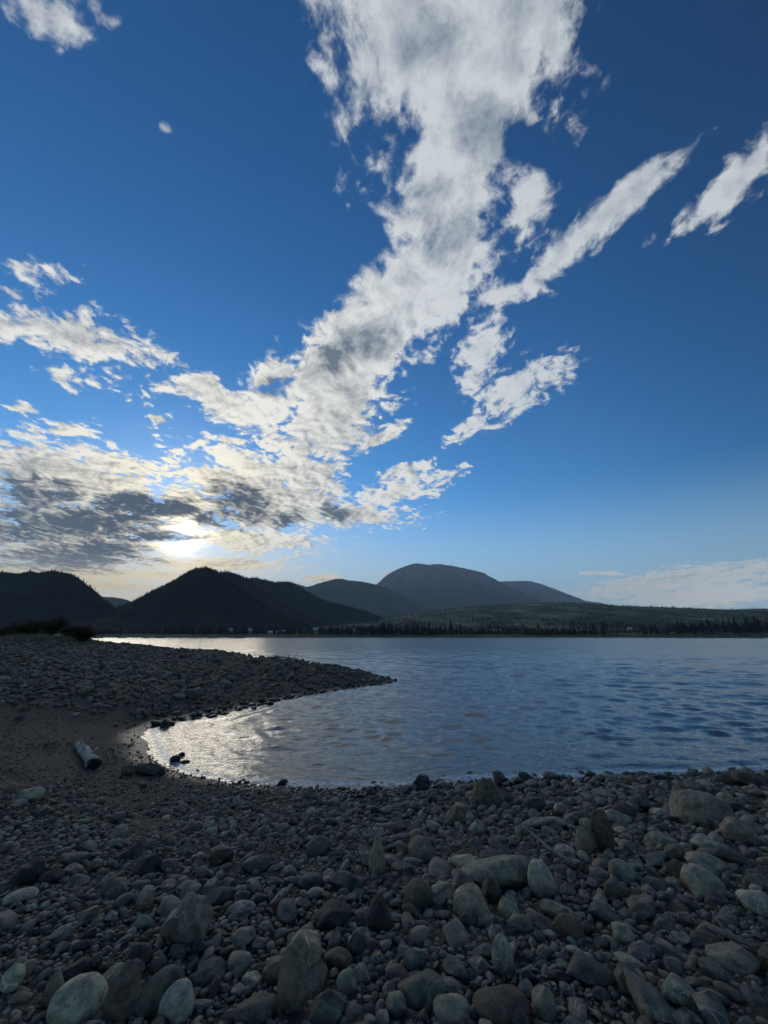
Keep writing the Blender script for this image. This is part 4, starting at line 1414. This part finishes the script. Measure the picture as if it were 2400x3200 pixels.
def boat(x, y, L, rz, label, sail, dark=False, mast=0.0):
    root = empty('sailboat' if sail else 'motorboat', (x, y, 0.02), rz)
    tag(root, label, 'sailboat' if sail else 'motorboat', 'boats moored off the far shore')
    V, F = hull_mesh(L, L * 0.32, L * 0.10)
    mesh_obj('hull', V, F, M_hull_dark if dark else M_hull, root, False)
    dk = L * 0.10
    if sail:
        cab = mesh_obj('cabin', *box(L * 0.05, 0, dk + 0.22, L * 0.36, L * 0.17, 0.5, 0.85), M_hull, root, False)
        for s in (-1, 1):
            mesh_obj('window', *box(L * 0.05, s * L * 0.082, dk + 0.25, L * 0.22, 0.03, 0.16), M_glass, cab, False)
        m_ = mesh_obj('mast', *tube([(L * 0.1, 0, dk), (L * 0.1, 0, dk + mast * 0.5), (L * 0.1, 0, dk + mast)], [0.11, 0.10, 0.08], 7, 1, 0), M_alu, root)
        mesh_obj('spreader', *box(L * 0.1, 0, dk + mast * 0.55, 0.08, 1.6, 0.06), M_alu, m_, False)
        mesh_obj('boom', *tube([(L * 0.1, 0, dk + 1.3), (-L * 0.32, 0, dk + 1.25)], [0.07, 0.06], 7, 1, 0), M_alu, root)
        mesh_obj('furled_sail', *tube([(L * 0.07, 0, dk + 1.48), (-L * 0.12, 0, dk + 1.45), (-L * 0.31, 0, dk + 1.38)], [0.17, 0.15, 0.09], 8, 2, 0.1), M_cover, root)
        for xx in (L * 0.52, -L * 0.48):
            mesh_obj('stay', *tube([(L * 0.1, 0, dk + mast * 0.98), (xx, 0, dk)], [0.015, 0.015], 4, 1, 0), M_alu, root)
        mesh_obj('rudder', *box(-L * 0.5, 0, 0.1, 0.3, 0.06, 0.9), M_hull, root, False)
    else:
        cab = mesh_obj('cabin', *box(L * 0.08, 0, dk + 0.5, L * 0.30, L * 0.2, 1.0, 0.78), M_hull, root, False)
        mesh_obj('windscreen', *box(L * 0.205, 0, dk + 0.66, 0.06, L * 0.15, 0.36), M_glass, cab, False)
        mesh_obj('cover', *box(-L * 0.25, 0, dk + 0.2, L * 0.38, L * 0.24, 0.4, 0.8), M_cover, root, False)
        mesh_obj('outboard_motor', *box(-L * 0.53, 0, dk * 0.8, 0.45, 0.4, 0.9, 0.8), M_hull_dark, root, False)


BOATS = [
    (-318, 452, 9.0, 0.2, 'low motorboat at the left end of the moorings', False, True, 0),
    (-296, 458, 8.0, 0.5, 'sailboat with the leftmost mast of the moorings', True, False, 8.0),
    (-276, 470, 6.5, 0.3, 'dark motorboat between the two leftmost masts', False, True, 0),
    (-255, 462, 9.5, 0.1, 'sailboat with the tall second mast from the left', True, True, 11.0),
    (-252, 432, 7.0, -0.3, 'dark low motorboat in front of the second mast', False, True, 0),
    (-236, 455, 7.0, 2.6, 'white motorboat with a bright canopy, right of the second mast', False, False, 0),
    (-209, 446, 9.0, 0.25, 'sailboat with the third mast from the left, in the sun glitter', True, False, 9.5),
    (-189, 448, 9.5, 0.1, 'sailboat with the fourth mast, moored right of the sun glitter', True, True, 9.5),
    (-168, 452, 6.0, 0.4, 'small motorboat right of the fourth mast', False, True, 0),
    (-156, 440, 9.0, 0.15, 'sailboat furthest right in the main group of moorings', True, True, 7.0),
    (-128, 500, 6.0, 0.3, 'tiny motorboat on open water right of the moorings', False, True, 0),
    (-82, 440, 7.5, 0.2, 'lone white sailboat near the middle of the far shore', True, False, 6.8),
]
for bt in BOATS:
    boat(*bt)


# ------------------------------------------------------------------ trees of the far shore
def conifer_mesh(seed, tiers=9, seg=9, slim=0.2):
    r = np.random.default_rng(seed)
    V, F = [], []
    for k in range(tiers):
        f = k / tiers
        z0, z1 = 0.06 + 0.90 * f * 0.98, 0.06 + 0.90 * f + 1.9 / tiers
        rad = slim * (1 - f) ** 0.9 * r.uniform(0.8, 1.15) + 0.012
        b0 = len(V)
        for q in range(seg):
            a = 2 * math.pi * (q + r.random() * 0.7) / seg
            rr = rad * r.uniform(0.6, 1.2)
            V.append((rr * math.cos(a), rr * math.sin(a), z0 - 0.02 * r.random()))
        V.append((0, 0, min(1.0, z1)))
        for q in range(seg):
            F.append((b0 + q, b0 + (q + 1) % seg, b0 + seg))
    return V, F


def broadleaf_mesh(seed):
    r = np.random.default_rng(seed)
    V, F = [], []
    for k in range(9):
        c = np.array([r.normal(0, 0.18), r.normal(0, 0.18), r.uniform(0.35, 0.8)])
        v, f = ICO[1]
        b0 = len(V)
        s = r.uniform(0.14, 0.26)
        for p in v:
            V.append(c + p * s * r.uniform(0.7, 1.25) * np.array([1, 1, 0.85]))
        F += [tuple(int(i) + b0 for i in t) for t in f]
    return V, F


M_needles = leaf_material('spruce needles', (0.007, 0.012, 0.008), (0.018, 0.026, 0.014))
M_green = leaf_material('aspen leaves', (0.045, 0.06, 0.02), (0.09, 0.10, 0.035))
CONIFERS = [mesh_data('crown', *conifer_mesh(k, 9 + k % 3, 9, 0.15 + 0.025 * (k % 4)), M_needles, False) for k in range(8)]
BROAD = [mesh_data('crown', *broadleaf_mesh(k), M_green, False) for k in range(4)]
TRUNK = mesh_data('trunk', *tube([(0, 0, -0.03), (0, 0, 0.12), (0, 0, 0.5)], [0.022, 0.017, 0.008], 6, 1, 0.05), M_bark)


def tree(x, y, h, label, group, kind, w=1.0, i=0):
    root = empty('conifer_tree' if kind == 'c' else 'broadleaf_tree', (x, y, float(far_z(np.array(x), np.array(y)))), rng.random() * 6.28)
    tag(root, label, 'tree', group)
    c = bpy.data.objects.new('crown', (CONIFERS if kind == 'c' else BROAD)[i % (8 if kind == 'c' else 4)])
    t = bpy.data.objects.new('trunk', TRUNK)
    for o in (c, t):
        COL.objects.link(o)
        o.parent = root
        o.scale = (h * w, h * w, h)


def along(x):
    return float(shore_y(np.array(x, float)))


# trees one can tell apart
for x, dy, h, w, label in [
    (104.5, 22, 23.5, 1.35, 'tallest broad dark spruce on the far shore, right of the middle'),
    (118.5, 20, 19.5, 1.0, 'spruce right of the tallest broad one on the far shore'),
    (126.5, 24, 14.5, 0.9, 'smaller spruce beside two taller ones on the far shore'),
    (152.5, 20, 18.5, 1.1, 'lone spruce at the right end of the middle tree row'),
    (245, 26, 21.0, 1.0, 'tall spruce at the left end of the second tree clump'),
    (325, 30, 18.5, 0.9, 'tall spruce second from the right end of the second clump'),
    (333, 26, 19.5, 1.0, 'tall spruce at the right end of the second clump')]:
    tree(x, along(x) + dy, h, label, None, 'c', w, int(x))

r = np.random.default_rng(12)
rows = [
    # x from, x to, count, mean height, depth of the strip, label, group
    (-165, -92, 16, 10.5, 40, 'dark conifer of the low row on the far shore, left of the middle', 'low conifers left of the middle'),
    (-92, -6, 26, 14.0, 30, 'dark conifer in the dense row of the middle far shore', 'conifers of the middle row'),
    (-6, 96, 34, 17.0, 30, 'dark tall conifer in the thickest part of the middle row, left of the tallest', 'tall conifers of the middle row'),
    (130, 172, 9, 10.5, 22, 'low conifer around the lone spruce right of the tallest', 'low conifers right of the tallest'),
    (228, 330, 26, 12.5, 30, 'dark conifer in the second clump of the far shore', 'conifers of the second clump'),
    (372, 455, 22, 14.5, 30, 'dark conifer in the third clump right of a gap', 'conifers of the third clump'),
    (462, 720, 60, 19.0, 50, 'dark conifer in the tall wood on the right far shore', 'conifers of the right wood'),
    (-560, -170, 46, 11.0, 60, 'dark conifer at the foot of the mountains behind the boats', 'conifers behind the boats'),
]
for x0, x1, cnt, h, dep_, label, group in rows:
    for k in range(cnt):
        x = x0 + (x1 - x0) * np.clip((k + 0.5 + r.normal(0, 1.6)) / cnt, 0, 1)
        y = along(x) + 16 + dep_ * r.random()
        tree(x, y, h * r.uniform(0.45, 1.3), label, group, 'c', r.uniform(0.8, 1.2), int(r.integers(0, 8)))
for k in range(34):
    x = r.uniform(-150, 480)
    tree(x, along(x) + r.uniform(14, 26), r.uniform(3.5, 7.5), 'low rounded green shrub tree along the far waterline', 'shrubs along the far waterline', 'b', r.uniform(0.9, 1.4), int(r.integers(0, 4)))


def forest(name, pts, heights, mat, label, parent=None, slim=0.2, seg=6, tiers=3, seed=0):
    """a mass of trees too far off to tell apart: one joined mesh"""
    r = np.random.default_rng(seed)
    V, F = [], []
    n = len(pts)
    f0 = []
    base = np.array(pts, float)
    h = np.array(heights, float)
    allV, allF = [], []
    off = 0
    for k in range(tiers):
        z0, z1 = k / tiers * 0.9, min(1.0, (k + 1.9) / tiers)
        a = np.linspace(0, 2 * math.pi, seg, endpoint=False)[None] + r.random((n, 1)) * 6
        rad = h[:, None] * slim * (1 - k / tiers) * r.uniform(0.65, 1.25, (n, seg))
        ring = np.stack([base[:, :1] + rad * np.cos(a), base[:, 1:2] + rad * np.sin(a), base[:, 2:3] + h[:, None] * (z0 + 0 * a)], -1)
        apex = base + np.stack([0 * h, 0 * h, h * z1], 1)
        v = np.concatenate([ring, apex[:, None]], 1)
        q = np.arange(seg)
        f = np.stack([q, (q + 1) % seg, np.full(seg, seg)], 1)
        allV.append(v.reshape(-1, 3))
        allF.append((f[None] + (off + np.arange(n) * (seg + 1))[:, None, None]).reshape(-1, 3))
        off += n * (seg + 1)
    o = mesh_obj(name, np.concatenate(allV), np.concatenate(allF), mat, parent, False)
    o['kind'] = 'stuff'
    if label:
        tag(o, label, 'forest')
    return o


# woods on the foothill behind the shore
n = 6000
y = 660 + 2900 * r.random(n) ** 1.4
x = (r.random(n) * 1.75 - 0.55) * y
m = (fbm2(x / 130.0, y / 260.0, 4, 91) > 0.47) & (y > shore_y(x) + 50)
x, y = x[m], y[m]
forest('forest', np.stack([x, y, far_z(x, y) - 0.5], 1), r.uniform(7, 15, len(x)), M_needles, 'dark conifer woods scattered over the foothill behind the lake', None, 0.2, 5, 2, 1)
n = 7000
y = 700 + 2500 * r.random(n) ** 1.3
x = (r.random(n) * 1.5 - 0.3) * y
m = (fbm2(x / 160.0, y / 200.0, 3, 191) > 0.53) & (y > shore_y(x) + 50)
x, y = x[m], y[m]
forest('forest', np.stack([x, y, far_z(x, y) - 0.5], 1), r.uniform(4, 8, len(x)), M_green, 'light green aspen groves on the foothill behind the lake', None, 0.5, 5, 2, 2)
# denser wood behind the front rows
n = 2600
x = r.uniform(-700, 900, n)
y = shore_y(x) + 45 + 110 * r.random(n)
m = (fbm2(x / 28.0, y / 60.0, 2, 17) > 0.53) & ((x < 170) | ((x > 225) & (x < 335)) | (x > 372)) & ((x > -170) | (r.random(n) < 0.7))
x, y = x[m], y[m]
hh = np.interp(x, [-600, -170, -90, 0, 100, 170, 300, 420, 480, 720], [9, 7, 8, 10, 10, 6, 7, 8, 14, 16]) * r.uniform(0.6, 1.15, len(x))
forest('forest', np.stack([x, y, far_z(x, y) - 0.5], 1), hh, M_needles, 'belt of dark conifers behind the front trees of the far shore', None, 0.2, 6, 4, 3)

# trees that roughen the slopes and skylines of the near mountains
for (mo, (X, Y, Z, T)), cnt, hs, seed in ((mtA, 3600, (6, 11), 5), (mtC, 4200, (6, 11), 6), (mtC2, 2500, (9, 17), 7), (mtD, 3000, (9, 17), 8)):
    rr_ = np.random.default_rng(seed)
    rows_ = np.where((T[:, 0] > -0.55) & (T[:, 0] < 0.06))[0]
    i = rr_.choice(rows_, cnt)
    i[: cnt // 2] = rr_.choice(np.where(np.abs(T[:, 0]) < 0.06)[0], cnt // 2)
    j = rr_.integers(0, X.shape[1] - 1, cnt)
    u = rr_.random(cnt)
    P = np.stack([X[i, j] * (1 - u) + X[i, j + 1] * u, Y[i, j] + rr_.normal(0, 6, cnt), Z[i, j] * (1 - u) + Z[i, j + 1] * u - 2], 1)
    forest('trees', P, rr_.uniform(*hs, cnt), M_needles, None, mo, 0.17, 4, 2, seed)


# ------------------------------------------------------------------ houses beyond the far shore
M_wall = [plain('pale siding', (0.55, 0.52, 0.47), 0.8, 0.1, 0.5), plain('brown timber', (0.10, 0.07, 0.05), 0.85, 0.3, 1.0), plain('grey siding', (0.3, 0.3, 0.3), 0.8, 0.15, 0.5)]
M_roof = [plain('white metal roof', (0.4, 0.4, 0.4), 0.35, 0.05, 0.4), plain('dark shingle roof', (0.06, 0.055, 0.05), 0.8, 0.3, 1.0)]


def house(x, y, w, d, h, wall, roof, label, up=0.0):
    z = float(far_z(np.array(x, float), np.array(y, float))) + up
    root = empty('house', (x, y, z - 0.3), rng.uniform(-0.25, 0.25))
    tag(root, label, 'house', 'houses beyond the far shore')
    mesh_obj('wall', *box(0, 0, h / 2, w, d, h), M_wall[wall], root, False)
    e, p = 0.6, h * 0.55
    V = [(-w / 2 - e, -d / 2 - e, h - 0.2), (w / 2 + e, -d / 2 - e, h - 0.2), (w / 2 + e, 0, h + p), (-w / 2 - e, 0, h + p), (w / 2 + e, d / 2 + e, h - 0.2), (-w / 2 - e, d / 2 + e, h - 0.2)]
    V += [(a, b_, c_ + 0.3) for a, b_, c_ in V]
    F = [(0, 1, 2, 3), (3, 2, 4, 5), (6, 9, 8, 7), (9, 11, 10, 8), (0, 6, 7, 1), (1, 7, 8, 2), (2, 8, 10, 4), (4, 10, 11, 5), (5, 11, 9, 3), (3, 9, 6, 0)]
    rf = mesh_obj('roof', V, F, M_roof[roof], root, False)
    mesh_obj('chimney', *box(w * 0.25, d * 0.12, h + p * 0.9, 0.9, 0.9, p * 1.1), M_wall[1], rf, False)
    gv = [(-w / 2 + 0.05, -d / 2, h - 0.1), (-w / 2 + 0.05, d / 2, h - 0.1), (-w / 2 + 0.05, 0, h + p * 0.95), (w / 2 - 0.05, -d / 2, h - 0.1), (w / 2 - 0.05, d / 2, h - 0.1), (w / 2 - 0.05, 0, h + p * 0.95)]
    for k in (0, 3):
        q = gv[k:k + 3]
        mesh_obj('gable', q + [(a - math.copysign(0.2, a), b_, c_) for a, b_, c_ in q], [(0, 1, 2), (3, 5, 4), (0, 3, 4, 1), (1, 4, 5, 2), (2, 5, 3, 0)], M_wall[wall], root, False)
    nw = max(2, int(w / 4))
    for k in range(nw):
        wx = -w / 2 + w * (k + 0.5) / nw
        mesh_obj('window', *box(wx, -d / 2 - 0.04, h * 0.55, 1.3, 0.1, 1.3), M_glass, root, False)
    mesh_obj('door', *box(-w / 2 + w * 0.5 / nw + 1.6, -d / 2 - 0.05, 1.1, 1.0, 0.12, 2.1), M_wall[1], root, False)


for hs in [
    (-180, 655, 15, 9, 3.4, 2, 0, 'pale roofed lodge behind the moored boats'),
    (-168, 672, 7, 6, 4.0, 1, 0, 'small house with a bright roof beside the lodge'),
    (-262, 690, 5, 5, 6.0, 2, 0, 'bright roofed house left behind the boats'),
    (-232, 700, 5, 5, 6.0, 2, 0, 'small bright roofed house second left behind the boats'),
    (-130, 650, 10, 7, 5.0, 1, 1, 'brown house among low trees left of the middle row'),
    (-112, 660, 7, 6, 6.5, 2, 0, 'pale roofed tall house left of the middle tree row'),
    (-52, 690, 6, 6, 9.0, 2, 1, 'grey house peeping over the middle tree row'),
    (250, 900, 26, 9, 4.0, 0, 0, 'long white building right of the middle tree row'),
    (352, 720, 8, 6, 4.0, 2, 1, 'grey house in the gap before the third clump'),
    (500, 820, 7, 7, 6.0, 0, 0, 'white house above the third clump of trees'),
]:
    house(*hs)


# ------------------------------------------------------------------ haze of the evening air
V, F = box(0, 7600, 1045, 23800, 20600, 2110)
hz = mesh_obj('haze', V, F, None, None, False)
m = bpy.data.materials.new('haze')
m.use_nodes = True
m.node_tree.nodes.clear()
o_ = m.node_tree.nodes.new('ShaderNodeOutputMaterial')
pv = m.node_tree.nodes.new('ShaderNodeVolumePrincipled')
pv.inputs['Color'].default_value = (0.86, 0.92, 1.0, 1)
pv.inputs['Density'].default_value = 5.0e-5
pv.inputs['Anisotropy'].default_value = 0.0
m.node_tree.links.new(pv.outputs[0], o_.inputs['Volume'])
hz.data.materials.append(m)
tag(hz, 'thin blue evening haze over the lake and mountains', 'haze', kind='stuff')
